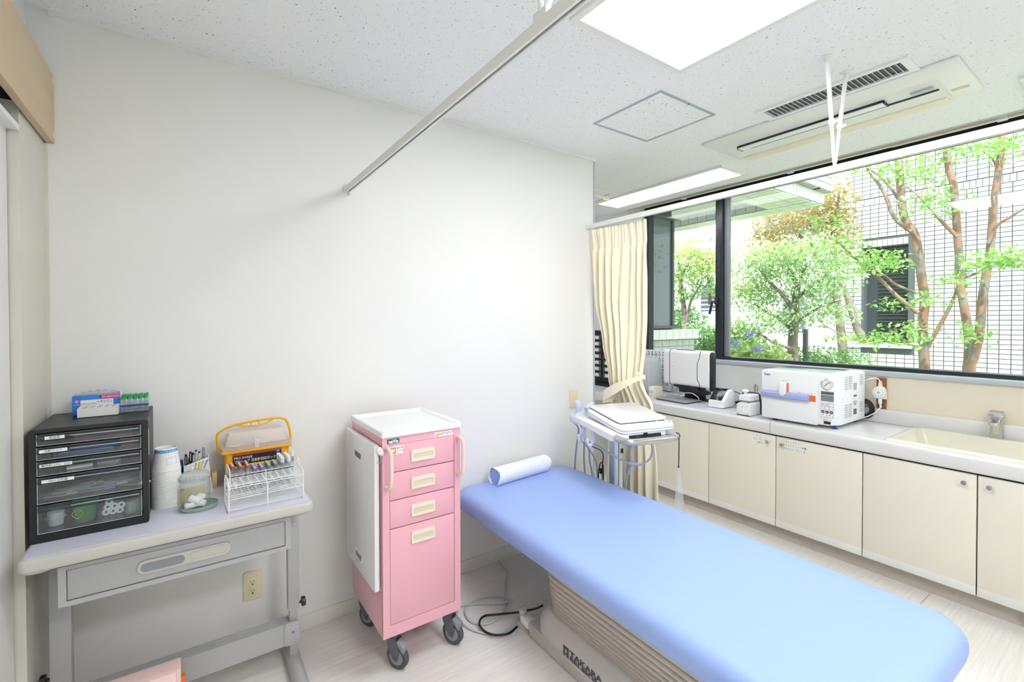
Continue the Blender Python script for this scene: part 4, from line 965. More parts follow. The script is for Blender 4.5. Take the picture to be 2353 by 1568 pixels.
gt = thing('tube_tray', 'clear tray with blue stripe holding green-capped tubes', 'tray', (-.162, 2.14, 1.0801))
x0, x1, y0, y1 = -.202, -.123, 2.124, 2.158
B().box(x0, x1, y0, y0+.001, 1.0801, 1.112).box(x0, x1, y1-.001, y1, 1.0801, 1.112).box(x0, x0+.001, y0, y1, 1.0801, 1.112).box(x1-.001, x1, y0, y1, 1.0801, 1.118).box(x0, x1, y0, y1, 1.0801, 1.081).build('tray', 'tubeclear', gt, smooth=0)
B().box(x0, x1, y0-.0006, y0+.0012, 1.0985, 1.1055).build('blue_stripe', 'dblue', gt, smooth=0)
for k in range(5):
    t = thing('green_capped_tube', (ORD[k] if k else 'first')+' green flip-capped tube from the left in the striped tray', 'tube', (-.193+.0155*k, 2.140, 1.0815), 0, 'green-capped tubes on the black chest')
    B().lathe([(0, 0), (.004, .001), (.0055, .008), (.0055, .046), (.0048, .046), (.0048, .008), (0, .003)], t.location, seg=14, cap=False).build('tube', 'tubeclear', t)
    B().lathe([(.0072, .042), (.0072, .052), (0, .052)], t.location, seg=14).box(t.location.x-.005, t.location.x+.0085, t.location.y-.006, t.location.y+.006, 1.1335, 1.1365, .001).prism([(t.location.x-.007, 1.1335), (t.location.x+.008, 1.138), (t.location.x+.008, 1.143), (t.location.x-.005, 1.141)], 'y', t.location.y-.006, t.location.y+.006, .001).build('cap', 'green', t)

# ------------------------------------------------------------------ inverted paper cups
def cup_mesh(parent, z):
    b = B(); b.lathe([(.043, 0), (.0445, .0022), (.043, .0044), (.0322, .080), (.0310, .080), (.0305, .074), (0, .074)], (-.072, 2.075, z), seg=36, cap=False); return b
CUPX, CUPY = -.072, 2.075
first = None
for k in range(21):
    z = ZD+.0064*k
    lab = ORD[k]+' paper cup from the bottom of the upside-down stack' if k < 20 else 'topmost upside-down paper cup with blue printed band'
    t = thing('paper_cup', lab, 'cup', (CUPX, CUPY, z), 0, 'upside-down paper cups stacked on the desk')
    if first is None:
        first = cup_mesh(t, z).build('cup', 'label', t)
    else:
        o = first.copy(); COL.objects.link(o); o.parent = t
    if k == 20:
        B().lathe([(.0343, .0660), (.0329, .0765)], (CUPX, CUPY, z), seg=36, cap=False).build('blue_band', 'ltblue', t)
        a0 = math.atan2(-.82, .10)
        for q_, chh in enumerate('こんにちは健診'):
            a = math.radians(-128+15*q_); R = .0345
            fm = Matrix(((-math.sin(a), 0, math.cos(a)), (math.cos(a), 0, math.sin(a)), (0, 1, 0)))
            text('band_lettering', chh, .0075, (CUPX+R*math.cos(a), CUPY+R*math.sin(a), z+.0705), fm, 'textw', t)
        for q_ in range(7):
            a = math.radians(-75+6*(q_ % 4)); R = .0368+.0016*(q_//4); zz = z+.045-.012*(q_//4)
            B().ball((CUPX+R*math.cos(a), CUPY+R*math.sin(a), zz), .0011, .0011, .0011, 6, 4).build('print_mark', 'ltblue', t)
        fr = []
        for (aa, zz) in ((-82, .050), (-40, .050), (-40, .026), (-82, .026)):
            pass
        def cp(aa, zz): 
            R = .0435-.1425*(zz-.0044)*1.0+.0004; a = math.radians(aa); return (CUPX+R*math.cos(a), CUPY+R*math.sin(a), z+zz)
        loop = [cp(-85+45*i/8, .050) for i in range(9)]+[cp(-40, .050-.024*i/4) for i in range(1, 5)]+[cp(-40-45*i/8, .026) for i in range(1, 9)]+[cp(-85, .026+.024*i/4) for i in range(1, 4)]
        B().tube(loop, .0004, 5, closed=True).build('print_frame', 'ltblue', t)

# ------------------------------------------------------------------ jar of cotton on an oval dish
ds = thing('oval_dish', 'oval sage green metal dish under the glass jar', 'dish', (.024, 1.975, ZD+.0005))
JX, JY = .012, 1.980
sec = lambda k, z: [(.024+.0585*k*math.cos(2*math.pi*i/32), 1.976+.050*k*math.sin(2*math.pi*i/32), z) for i in range(32)]
b = B(); b.loft([sec(.90, ZD+.0005), sec(.97, ZD+.006), sec(1, ZD+.016), sec(.975, ZD+.016), sec(.94, ZD+.005), sec(.88, ZD+.0025)]); b.build('dish', 'dish', ds, smooth=60)
jr = thing('cotton_jar', 'round glass jar with glass lid holding folded cotton', 'jar', (JX, JY, ZD+.003))
zj = ZD+.0045
B().lathe([(0, 0), (.042, 0), (.0455, .004), (.046, .085), (.044, .094), (.046, .098), (.046, .102)], (JX, JY, zj), seg=40, cap=False).build('jar_body', 'jar', jr)
ld = B().lathe([(.047, .098), (.0485, .102), (.0485, .112), (.040, .122), (.016, .127), (.012, .132), (.017, .140), (.013, .146), (0, .147)], (JX, JY, zj), seg=40).build('lid', 'jar', jr)
B().lathe([(.0487, .1015), (.0487, .1115), (.0478, .1115), (.0478, .1015), (.0487, .1015)], (JX, JY, zj), seg=40, cap=False).build('lid_band', 'clear', ld)
for k, (dx, dy, dz_, a, ry) in enumerate(((-.012, -.010, .004, .2, 0), (.012, -.006, .004, -.3, .1), (0, .012, .006, .6, 0), (-.004, -.006, .020, -.5, .35), (.014, .008, .018, .9, -.3))):
    c = thing('cotton_pad', 'folded white cotton pad inside the glass jar', 'cotton', (JX+dx, JY+dy, zj+dz_), a, 'cotton pads in the jar')
    b = B().box(-.020, .020, -.013, .013, 0, .018, .006, 3); b.bm.transform(Matrix.Rotation(ry, 4, 'Y')); b.build('pad', 'cotton', c, world=False)
kb = thing('khaki_carton', 'small khaki carton behind the glass jar', 'carton', (.004, 2.07, ZD))
B().box(-.040, .045, 2.045, 2.085, ZD, ZD+.058, .001).build('box', 'sand', kb); B().box(-.041, .046, 2.044, 2.086, ZD+.058, ZD+.098, .001).build('lid', 'label', kb)
B().box(-.030, -.020, 2.0432, 2.0445, ZD+.050, ZD+.056).build('orange_mark', 'orange', kb, smooth=0)
# pen stand and can
pn = thing('pen_stand', 'white card pen stand with coloured stripes behind the jar', 'pen stand', (.012, 2.16, ZD))
px0, px1, py0, py1 = -.021, .060, 2.135, 2.195
B().prism([(px0, ZD), (px1+.012, ZD), (px1-.004, ZD+.137), (px0+.012, ZD+.118), (px0, ZD+.115)], 'y', py0, py0+.0015).box(px0, px0+.0015, py0+.0015, py1, ZD, ZD+.115).box(px0, px1, py1-.0015, py1, ZD, ZD+.13).box(px1-.004, px1-.0025, py0+.0015, py1, ZD, ZD+.132).box(px0+.0015, px1-.004, py0+.0015, py1-.0015, ZD, ZD+.002).build('card', 'label', pn, smooth=0)
for k, (mm, xa) in enumerate((('orange', .008), ('lime', .016), ('yellow', .024), ('ltblue', .034))):
    B().prism([(xa+.006, ZD+.095), (xa+.0095, ZD+.095), (xa+.012+.004*k, ZD+.121+.0025*k), (xa+.006+.0035*k, ZD+.120+.0025*k)], 'y', py0-.0008, py0+.0002).build('stripe', mm, pn, smooth=0)
for k, (x, y, h, mm, dx, dy) in enumerate(((-.010, 2.150, .150, 'black', -.004, -.002), (-.002, 2.162, .155, 'black', .002, 0), (.006, 2.150, .150, 'mgrey', .004, 0), (.014, 2.165, .158, 'label', .004, 0), (.022, 2.155, .152, 'label', .006, .002), (.038, 2.160, .165, 'smoke', .004, .004), (-.012, 2.172, .142, 'orange', -.002, .004), (.008, 2.178, .145, 'black', .0, .004))):
    t = thing('pen', ('black pen farthest left in the pen stand', 'black pen second from the left in the pen stand', 'grey pen in the middle of the pen stand', 'white pen in the middle of the pen stand', 'white pen third from the right in the pen stand', 'clear blue-tipped pen standing highest in the pen stand', 'orange pen at the left rear of the pen stand', 'black pen at the rear of the pen stand')[k], 'pen', (x, y, ZD+.0022), 0, 'pens in the pen stand')
    B().cyl((x, y, ZD+.0022), (x+dx, y+dy, ZD+h), .0042, 10).build('barrel', mm, t)
    B().cyl((x+dx, y+dy, ZD+h), (x+dx*1.05, y+dy, ZD+h+.006), .0034, 8).build('cap_end', 'ltblue' if mm == 'smoke' else 'black', t)
    B().box(x+dx-.001, x+dx+.001, y+dy-.0062, y+dy-.0042, ZD+h-.028, ZD+h-.001).build('clip', 'chrome', t)
cn = thing('blue_can', 'blue and gold can between the cups and the pen stand', 'can', (-.040, 2.185, ZD))
B().lathe([(.017, .0), (.019, .003), (.019, .10), (.017, .128), (0, .128)], (-.041, 2.180, ZD), seg=24).build('can', 'dblue', cn); B().lathe([(.0192, .012), (.0192, .055)], (-.041, 2.180, ZD), seg=24, cap=False).build('gold_band', mat('gold_print', '#b59a5f', .4), cn); B().lathe([(.0192, .056), (.0192, .085)], (-.041, 2.180, ZD), seg=24, cap=False).build('blue_band', 'ltblue', cn)
for k, (mm, lab) in enumerate((('red', 'red marker standing beside the paper cups'), ('green', 'green marker standing beside the paper cups'))):
    t = thing('marker', lab, 'marker', (-.066+.013*k, 2.222, ZD)); B().lathe([(.006, 0), (.006, .10), (.0055, .128), (0, .130)], t.location, seg=12).build('barrel', 'label', t); B().lathe([(.0066, .092), (.0062, .132), (0, .134)], t.location, seg=12).build('cap', mm, t)
wd_ = thing('wooden_pick_box', 'narrow tan carton end beside the jar', 'carton', (.083, 2.20, ZD)); B().box(.070, .086, 2.17, 2.235, ZD, ZD+.06, .001).build('box', mat('tan_card', '#d8b98a', .6), wd_)

# ------------------------------------------------------------------ wire test-tube racks
def wire_rack(label, x0, x1, y0, y1, z0, rz):
    t = thing('test_tube_rack', label, 'test tube rack', ((x0+x1)/2, (y0+y1)/2, z0), rz, 'white wire test tube racks')
    W, D = (x1-x0)/2, (y1-y0)/2; r = .0016
    for s_ in (-1, 1):
        x = s_*W
        B().tube(catmull([(x, -D, .002), (x, -D, .085), (x, -D+.010, .100), (x, -D+.022, .106), (x, D-.022, .106), (x, D-.010, .100), (x, D, .085), (x, D, .002)], 3), r*1.35, 6).tube([(x, -D, .003), (x, D, .003)], r*1.35, 6).build('end_frame', 'white', t, world=False)
    for nm, z in (('top_grid', .084), ('middle_grid', .046), ('bottom_grid', .008)):
        b = B()
        for k in range(7 if nm != 'bottom_grid' else 9): y = -D+2*D*k/(6 if nm != 'bottom_grid' else 8); b.tube([(-W, y, z), (W, y, z)], r*.9, 5)
        if nm != 'bottom_grid':
            for k in range(11): x = -W+2*W*k/10; b.tube([(x, -D, z-.002), (x, D, z-.002)], r*.9, 5)
        b.build(nm, 'white', t, world=False)
    B().tube([(0, -D-.001, .002), (0, -D-.001, .084)], r*1.2, 6).build('centre_post', 'white', t, world=False)
    return t
wire_rack('empty white wire rack at the front edge of the desk', .104, .343, 1.860, 1.975, ZD+.001, .045)
R2 = wire_rack('white wire rack full of capped tubes behind the empty one', .117, .356, 2.010, 2.120, ZD+.001, .045)
Mr = root_matrix(R2); W, D = .1195, .055
def vial(i, j, dx, cap, hc, rt, h, label, group, ring=True):
    lx = -W+2*W*(i+.5)/10+dx; ly = -D+2*D*(j+.5)/6
    p = Mr @ Vector((lx, ly, .0105))
    label = label if 'single' in label else label.replace('tube', 'tube, column %s, %s from the front,' % (ORD[i] if i else 'first', ORD[j] if j else 'first'), 1)
    t = thing('sample_tube', label, 'tube', p, 0, group)
    B().lathe([(0, 0), (rt*.7, .002), (rt, .007), (rt, h), (rt*.85, h), (rt*.85, .008), (0, .003)], (0, 0, 0), seg=12, cap=False).build('glass', 'tubeclear', t, world=False)
    B().lathe([(rt*1.12, h-.007), (rt*1.12, h+hc), (rt*.9, h+hc+.001), (0, h+hc+.001)], (0, 0, 0), seg=12).build('cap', cap, t, world=False)
    if ring: B().lathe([(rt*.6, h+hc+.001), (rt*.55, h+hc+.0022), (0, h+hc+.0022)], (0, 0, 0), seg=10).build('cap_centre', 'label', t, world=False)
G = 'capped tubes in the rear wire rack'
for i in range(3):
    for j in range(4 if i else 3): vial(i, j+(0 if i else 1), 0, 'brownc', .004, .0068, .098, 'rust-capped tube at the left of the rear rack', G)
for i in (3, 4):
    for j in range(4): vial(i, j, 0, 'purple', .004, .0068, .082-.0, 'purple-capped tube in the middle of the rear rack', G)
for i in (5, 6):
    for j in range(4): vial(i, j, 0, 'greyc', .004, .0068, .086, 'grey-capped tube right of the purple ones', G)
for i in (7, 8):
    for j in range(5): vial(i, j, 0, 'capwhite', .012, .0066, .098, 'frosted-capped tube at the right of the rear rack', G, False)
vial(9, 3, 0, 'capwhite', .012, .0066, .102, 'single tube with pink label at the right end of the rear rack', G, False)

# ------------------------------------------------------------------ yellow sharps container
sc = thing('sharps_container', 'yellow needle disposal box with clear lid and arched handle', 'sharps box', (.225, 2.195, ZD))
x0, x1, y0, y1 = .110, .345, 2.148, 2.238
B().loft([[(x, y, ZD) for x, y in rrect(x0+.006, x1-.006, y0+.004, y1-.002, .012, 4)], [(x, y, .872) for x, y in rrect(x0, x1, y0, y1, .012, 4)]]).build('body', 'yellow', sc)
B().prism(rrect(x0-.014, x1+.010, y0-.008, y1+.006, .012, 4), 'z', .872, .884, .003).build('rim', 'yellow', sc)
B().loft([[(x, y, .884) for x, y in rrect(x0-.013, x1+.009, y0-.007, y1+.005, .012, 4)], [(x, y, .896) for x, y in rrect(x0-.013, x1+.009, y0-.007, y1+.005, .012, 4)], [(x, y, .899) for x, y in rrect(x0, x1-.004, y0+.004, y1-.004, .010, 4)], [(x, y, .950) for x, y in rrect(x0+.015, x1-.022, y0+.018, y1-.010, .008, 4)]]).build('lid', 'frost', sc, smooth=40)
B().box(.214, .232, y0-.009, y0+.004, .884, .925, .002).build('lid_catch', 'frost', sc)
for xa in (.125, .275): B().box(xa, xa+.04, y0-.005, y0+.01, .899, .905, .001).build('lid_rib', 'frost', sc)
hp = catmull([(x0-.016, 2.19, .872), (x0-.022, 2.185, .930), (x0-.016, 2.18, .956), (.130, 2.178, .976), (.19, 2.175, .987), (.255, 2.175, .992), (.315, 2.178, .990), (.340, 2.182, .972), (x1+.008, 2.187, .930), (x1+.012, 2.19, .890)], 6)
hb = B().tube(hp, .0048, 10).tube(catmull([(.150, 2.176, .980), (.185, 2.175, .973), (.225, 2.174, .970), (.262, 2.175, .976), (.287, 2.176, .989)], 6), .0032, 8).tube([(.205, 2.175, .972), (.208, 2.175, .987)], .0025, 6).tube([(.238, 2.175, .971), (.232, 2.175, .988)], .0025, 6).build('handle', 'yellow', sc)
B().box(.138, .314, y0-.0016, y0+.002, .790, .8715).build('label', 'text', sc, smooth=0)
B().box(.138, .314, y0-.0022, y0, .862, .8705).build('label_red_band', mat('label_red', '#c8502a', .5), sc, smooth=0)
B().box(.180, .314, y0-.0022, y0, .795, .825).build('label_yellow_band', mat('label_yellow', '#f2d21c', .5), sc, smooth=0)
B().lathe([(.0085, 0), (.0085, .0008), (0, .0008)], (.300, y0-.0018, .861), (0, -1, 0), 20).build('label_disc', 'textb', sc)
text('lettering', '4ℓ', .011, (.300, y0-.0032, .8608), '-y', 'textw', sc)
text('lettering', 'PRO SHARE', .0125, (.1425, y0-.0026, .8515), '-y', 'textw', sc, 'LEFT', bold=.0001)
text('lettering', 'プロシェア 注射針回収ボックス', .0135, (.1425, y0-.0026, .8365), '-y', 'textw', sc, 'LEFT', xscale=.84, bold=.0002)
text('lettering', '医療廃棄物専用容器 使用上の注意', .0055, (.250, y0-.0028, .815), '-y', 'text', sc)
text('lettering', '注射針・メス等の鋭利な物を入れる', .0055, (.250, y0-.0028, .804), '-y', 'text', sc)
# ------------------------------------------------------------------ pink drawer trolley
CT = thing('drawer_trolley', 'tall narrow pink drawer trolley with white tray top on castors', 'trolley', (.78, 1.96, 0))
x0, x1, y0, y1, z0, z1 = .610, .950, 1.757, 2.165, .156, .946
B().box(x0, x1, y0+.006, y1, z0, z1, .003).build('body', 'pink', CT)
B().frame([(x0, z0), (x1, z0), (x1, z1), (x0, z1)], [(x0+.028, z0+.046), (x1-.028, z0+.046), (x1-.028, .915), (x0+.028, .915)], 'y', y0, y0+.012).build('front_frame', 'pink', CT, smooth=0)
B().box(x0+.026, x1-.026, y0+.004, y0+.0065, z0+.044, .917).build('drawer_gap', mat('gap_maroon', '#5d3240', .8), CT, smooth=0)
tp = B(); o_ = rrect(x0-.004, x1+.006, y0-.006, y1+.006, .008, 3); i_ = rrect(x0+.006, x1-.004, y0+.004, y1-.004, .008, 3); k_ = rrect(x0+.016, x1-.014, y0+.014, y1-.014, .010, 3)
tp.loft([[(x, y, .9462) for x, y in o_], [(x, y, .966) for x, y in o_], [(x, y, .9675) for x, y in [(a*.994+b_*.006, c_*.994+d_*.006) for (a, c_), (b_, d_) in zip(o_, i_)]], [(x, y, .966) for x, y in i_], [(x, y, .9555) for x, y in k_]]); tp.build('tray_top', 'whitegloss', CT)
bounds = [(.806, .914), (.695, .803), (.5835, .692), (.2035, .5805)]
hz = [.8585, .748, .637, .5275]
for (za, zb), h in zip(bounds, hz):
    d = B().box(x0+.0295, x1-.0295, y0+.0005, y0+.02, za, zb, .0015).build('drawer', 'pink', CT)
    xa, xb = .727, .829
    B().frame(rrect(xa, xb, h-.0235, h+.0235, .005, 3), rrect(xa+.007, xb-.007, h-.0125, h+.009, .004, 3), 'y', y0-.006, y0+.002).build('handle', 'cream', d, smooth=30)
    B().loft([[(x, y0-.004, z) for x, z in rrect(xa+.007, xb-.007, h-.0125, h+.009, .004, 3)], [(x, y0+.0015, z) for x, z in rrect(xa+.009, xb-.009, h-.0125, h+.004, .003, 3)]]).build('handle_cup', mat('handle_cup_shade', '#e0d5bb', .45) if h == hz[0] else bpy.data.materials['handle_cup_shade'], d)  # cup a darker cream than the handle, recess shadow put into its colour
for xx, s_ in ((.6235, 1), (.9365, 1)):
    B().tube(catmull([(xx, y0, .905), (xx+.002, y0-.020, .906), (xx+.006, y0-.034, .895), (xx+.008, y0-.038, .87), (xx+.008, y0-.038, .80), (xx+.006, y0-.036, .765), (xx+.002, y0-.022, .750), (xx, y0, .752)], 6), .0085, 12).build('grab_handle', 'palepink', CT)
# side shelf, folded down
b = B(); XS = x0-.006
prof = rrect(1.775, 2.172, .338, .916, .012, 4)
b.prism(prof, 'x', XS-.020, XS, .004).build('folding_shelf', 'whitegloss', CT)
for zz in (.835, .405):
    B().prism([(1.845, zz-.020), (1.905, zz+.0), (1.905, zz+.012), (1.845, zz+.020)] if False else rrect(1.935, 2.035, zz-.018, zz+.018, .006, 3), 'x', XS-.0215, XS-.0195).build('shelf_slot', 'mgrey' if False else 'label', CT)
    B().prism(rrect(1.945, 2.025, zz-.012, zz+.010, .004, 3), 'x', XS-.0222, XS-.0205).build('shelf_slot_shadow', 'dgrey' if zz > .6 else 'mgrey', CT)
B().box(XS-.004, x0, 1.79, 2.15, .36, .90).build('shelf_hinge', 'mgrey', CT, smooth=0)
hk = B().lathe([(.013, -.004), (.015, 0), (.013, .004), (0, .006)], (x0-.006, y0+.006, .895), (-.5, -1, 0), 18, sx=.8, sy=1.3).build('side_hook_pad', 'white', CT)
B().tube(catmull([(x0-.006, y0+.002, .885), (x0-.006, y0, .862), (x0-.012, y0-.006, .852), (x0-.022, y0-.006, .856)], 6), .0016, 6).build('side_hook', 'chrome', CT)
# stickers
nv = B().prism(rrect(.629, .679, .919, .938, .003, 3), 'y', y0-.0008, y0+.001).build('maker_badge', 'teal', CT)
text('maker_name', 'naVis', .0185, (.654, y0-.0014, .9275), '-y', 'textw', CT, bold=.0007)
st = B().box(.640, .694, y0-.0008, y0+.001, .876, .906).build('caution_sticker', 'label', CT, smooth=0)
B().box(.642, .664, y0-.0014, y0, .879, .903).build('caution_orange', 'orange', st, smooth=0)
B().lathe([(.0075, 0), (.0075, .0006), (0, .0006)], (.653, y0-.0012, .891), (0, -1, 0), 7).build('caution_hand', 'label', st, smooth=0)
text('lettering', '▲注 意', .0075, (.680, y0-.0014, .899), '-y', 'text', CT); text('lettering', '指はさみ注意', .0042, (.680, y0-.0014, .888), '-y', 'text', CT)
ws_ = B().box(.831, .916, y0-.0008, y0+.001, .918, .938).build('warning_sticker', 'label', CT, smooth=0)
B().prism([(.833, .920), (.850, .920), (.8415, .936)], 'y', y0-.0014, y0).build('warning_triangle', 'yellow', ws_, smooth=0)
text('lettering', '!', .010, (.8415, y0-.0019, .926), '-y', 'text', CT)
text('lettering', '警告', .0065, (.856, y0-.0014, .928), '-y', 'text', CT)
text('lettering', '引出しは一段ずつ開けてご使用\nください。転倒のおそれが有り\nますのでご注意ください。', .0040, (.862, y0-.0014, .9285), '-y', 'text', CT, 'LEFT')
for (yy, zz) in ((2.13, .26), (2.13, .24), (1.83, .24), (1.81, .215), (2.13, .21)):
    B().lathe([(.003, 0), (.0025, .001), (0, .001)], (x0, yy, zz), (-1, 0, 0), 8).build('rivet', 'pink', CT)
def caster(x, y, rz, front):
    c = bpy.data.objects.new('castor', None); COL.objects.link(c); c.parent = CT
    Mx = Matrix.Translation((x, y, 0)) @ Matrix.Rotation(rz, 4, 'Z')
    B(Mx).lathe([(.018, .135), (.018, .157)], seg=18).build('stem', 'chrome', c)
    # trailing wheel, axle along local x, offset behind the stem
    wc = (0, -.022, .050)
    B(Mx).lathe([(.030, -.012), (.044, -.012), (.050, -.006), (.050, .006), (.044, .012), (.030, .012)], wc, (1, 0, 0), 32).build('tyre', 'rubber', c)
    B(Mx).lathe([(0, -.0125), (.031, -.0125), (.031, .0125), (0, .0125)], wc, (1, 0, 0), 28).build('hub', 'mgrey', c)
    f = B(Mx)
    for s_ in (-1, 1):
        f.prism([(-.030, .037), (-.012, .042), (.018, .100), (.022, .138), (-.018, .138), (-.030, .110), (-.040, .080)], 'x', s_*.015, s_*.0195)
    f.box(-.0195, .0195, -.020, .022, .122, .140, .003); f.lathe([(.008, -.022), (.008, .022)], wc, (1, 0, 0), 14)
    f.build('fork', 'dgrey', c, smooth=30)
    if front:
        B(Mx).prism([(-.018, .112), (-.030, .118), (-.062, .098), (-.060, .074), (-.050, .078), (-.034, .098)], 'x', -.017, .017, .002).build('brake_pedal', 'mgrey', c)
    return c
caster(.668, 1.806, math.radians(32), True); caster(.918, 1.806, math.radians(30), True)
caster(.655, 2.135, math.radians(28), False); caster(.905, 2.135, math.radians(28), False)
# ------------------------------------------------------------------ blue examination table
BD = thing('examination_table', 'blue padded examination table with pleated grey pedestal', 'examination table', (1.545, 1.29, 0), math.radians(-.7))
hw, hl = .395, .950                                  # half width / length of the padded top
def pad(z, inset, r): 
    return [(x, y, z) for x, y in rrect(-hw+inset, hw-inset, -hl+inset, hl-inset, r, 8)]
secs = [pad(.402, .05, .06), pad(.400, .018, .08), pad(.408, .006, .09), pad(.432, 0, .10), pad(.456, 0, .10), pad(.476, .006, .098), pad(.490, .018, .09), pad(.498, .040, .075), pad(.501, .085, .05), pad(.502, .20, .02)]
B().loft(secs).build('mattress', 'blue', BD, world=False, smooth=80)
B().box(-.26, .26, -.80, .75, .378, .404, .004).build('top_frame', 'mgrey', BD, world=False)
# pleated bellows
def bel(z, k): return [(x, y, z) for x, y in rrect(-.292+k, .236-k, -.62+k, .272-k, .11, 8)]
sec = []; n = 11; zb, zt = .156, .380
hs = [1+.13*i for i in range(n)]; tot = sum(hs); z = zb
for i in range(n):
    d_ = (zt-zb)*hs[i]/tot; g_ = -.0018*i
    sec += [bel(z, .010+g_), bel(z+d_*.07, .002+g_), bel(z+d_*.30, -.003+g_), bel(z+d_*.60, -.004+g_), bel(z+d_*.84, .000+g_), bel(z+d_*.93, .008+g_), bel(z+d_*.96, .022+g_)]
    z += d_
B().loft(sec).build('bellows', 'bellow', BD, world=False, smooth=50)
# base skirt
def sk(z, k, r=.02): return [(x, y, z) for x, y in rrect(-.326+k, .266-k, -.72+k, .355-k, r, 4)]
B().loft([sk(.004, .004), sk(.052, 0), sk(.057, .004)]).build('base_plate', 'bedbase', BD, world=False, smooth=40)
def sh(z, k): return [(x, y, z) for x, y in rrect(-.320+k, .260-k, -.69+k, .322-k*1.4, .09, 8)]
B().loft([sh(.057, .0), sh(.105, .0), sh(.140, .012), sh(.156, .024), sh(.158, .032)]).build('pedestal_cover', 'bedbase', BD, world=False, smooth=40)
for x in (-.30, .24):
    B().lathe([(.030, 0), (.030, .014), (.018, .020), (.016, .060), (.019, .062), (.019, .078), (0, .080)], (x, .418, 0), seg=20).build('levelling_foot', 'bedbase', BD, world=False)
    B().box(x-.022, x+.022, .352, .410, .020, .054, .004).build('foot_bracket', 'label', BD, world=False)
Mb = root_matrix(BD)
fm = Mb.to_3x3() @ FACE['-x']
text('maker_name', 'TAKARA', .032, Mb @ Vector((-.3212, .070, .0835)), fm, 'logo', BD, 'LEFT', bold=.0013, xscale=1.42)
text('maker_name', 'BELMONT', .027, Mb @ Vector((-.3212, .072, .0625)), fm, 'logo', BD, 'LEFT', bold=.0011, xscale=1.62)
b = B(); b.box(-.3212, -.319, .100, .110, .048, .096).box(-.3212, -.319, .078, .088, .044, .096).box(-.3212, -.319, .078, .104, .086, .096).box(-.3212, -.319, .088, .096, .064, .072)
b.build('maker_emblem', 'logo', BD, world=False, smooth=0)
# paper-wrapped head roll
PL = thing('head_roll', 'blue head roll wrapped in white paper at the head of the bed', 'pillow', (1.555, 2.150, .5025), math.radians(6))
def rollsec(x, k, wob=0.):
    out = []
    for i in range(20):
        a = 2*math.pi*i/20; y = .048*math.cos(a)*k; z = .046*math.sin(a)*k+.0465
        if z < .012: z = .002+(z)*.1
        out.append((x+wob*math.sin(3*a), y, z+.0))
    return out
B().loft([rollsec(-.185, .93), rollsec(.185, .93)]).build('roll', 'blue', PL, world=False, smooth=50)
secs = [rollsec(-.194, 1.02, .006), rollsec(-.17, 1.0), rollsec(0, 1.0), rollsec(.17, 1.0), rollsec(.200, 1.01, .006)]
B().loft(secs, cap=False).build('paper_wrap', 'paper', PL, world=False, smooth=60)
# cords on the floor
c = thing('grey_power_cord', 'long grey cord coiled on the floor under the bed', 'cord', (1.2, 1.9, 0))
pz = [(1.30, 1.705), (1.22, 1.715), (1.11, 1.72), (1.04, 1.80), (1.02, 1.90), (1.06, 1.98), (1.14, 1.97), (1.24, 1.90), (1.30, 1.88), (1.27, 1.96), (1.17, 1.99), (1.08, 1.95), (1.06, 1.86), (1.12, 1.80), (1.22, 1.83), (1.31, 1.95), (1.38, 2.05), (1.43, 2.10), (1.45, 2.18), (1.46, 2.24)]
B().tube(catmull([(x, y, .006+.0025*(i % 3)) for i, (x, y) in enumerate(pz)], 8), .0045, 8).build('cord', mat('cord_grey', '#c6c7ca', .5), c)
c = thing('black_power_cord', 'black cord looping beside the bed pedestal', 'cord', (1.15, 1.75, 0))
pz = [(1.205, 1.695), (1.15, 1.68), (1.10, 1.70), (1.07, 1.745), (1.075, 1.81), (1.12, 1.845), (1.18, 1.82), (1.24, 1.75), (1.275, 1.70), (1.290, 1.66), (1.30, 1.63)]
B().tube(catmull([(x, y, .017 if i < 7 else .017+.024*(i-6)) for i, (x, y) in enumerate(pz)], 8), .0050, 8).build('cord', 'black', c)
# ------------------------------------------------------------------ ultrasound machine on its trolley
US = thing('ultrasound_machine', 'white portable ultrasound machine on a trolley with steel bar handle', 'ultrasound machine', (1.908, 1.717, 0), math.radians(-14))
def u(name, b, m, par=US, smooth=40): return b.build(name, m, par, world=False, smooth=smooth)
ZH = .828
cx, cy = .066, .142                                 # column
u('column', B().prism(rrect(cx-.030, cx+.030, cy-.028, cy+.028, .006, 3), 'z', .06, .80), 'alu')
u('column_groove', B().box(cx-.003, cx+.001, cy-.0288, cy-.026, .08, .80), 'black', smooth=0)
for z in (.775, .66): u('column_clip', B().box(cx+.016, cx+.026, cy-.036, cy-.026, z-.015, z+.012, .003), 'black')
bs = B()
for a in (20, 160, 235, 305):
    r = math.radians(a); d = Vector((math.cos(r), math.sin(r), 0)); L_ = .16
    bs.tube([(cx, cy, .075), (cx+d.x*L_, cy+d.y*L_, .062)], [.028, .018], 8)
bs.lathe([(.05, .05), (.05, .085), (.035, .10)], (cx, cy, 0), seg=20)
u('base', bs, 'white')
for a in (20, 160, 235, 305):
    r = math.radians(a); x, y = cx+math.cos(r)*.16, cy+math.sin(r)*.16
    u('castor', B().lathe([(.02, -.010), (.026, -.008), (.026, .008), (.02, .010)], (x, y, .0265), (math.cos(r+1.2), math.sin(r+1.2), 0), 18).cyl((x, y, .04), (x, y, .066), .008), 'dgrey')
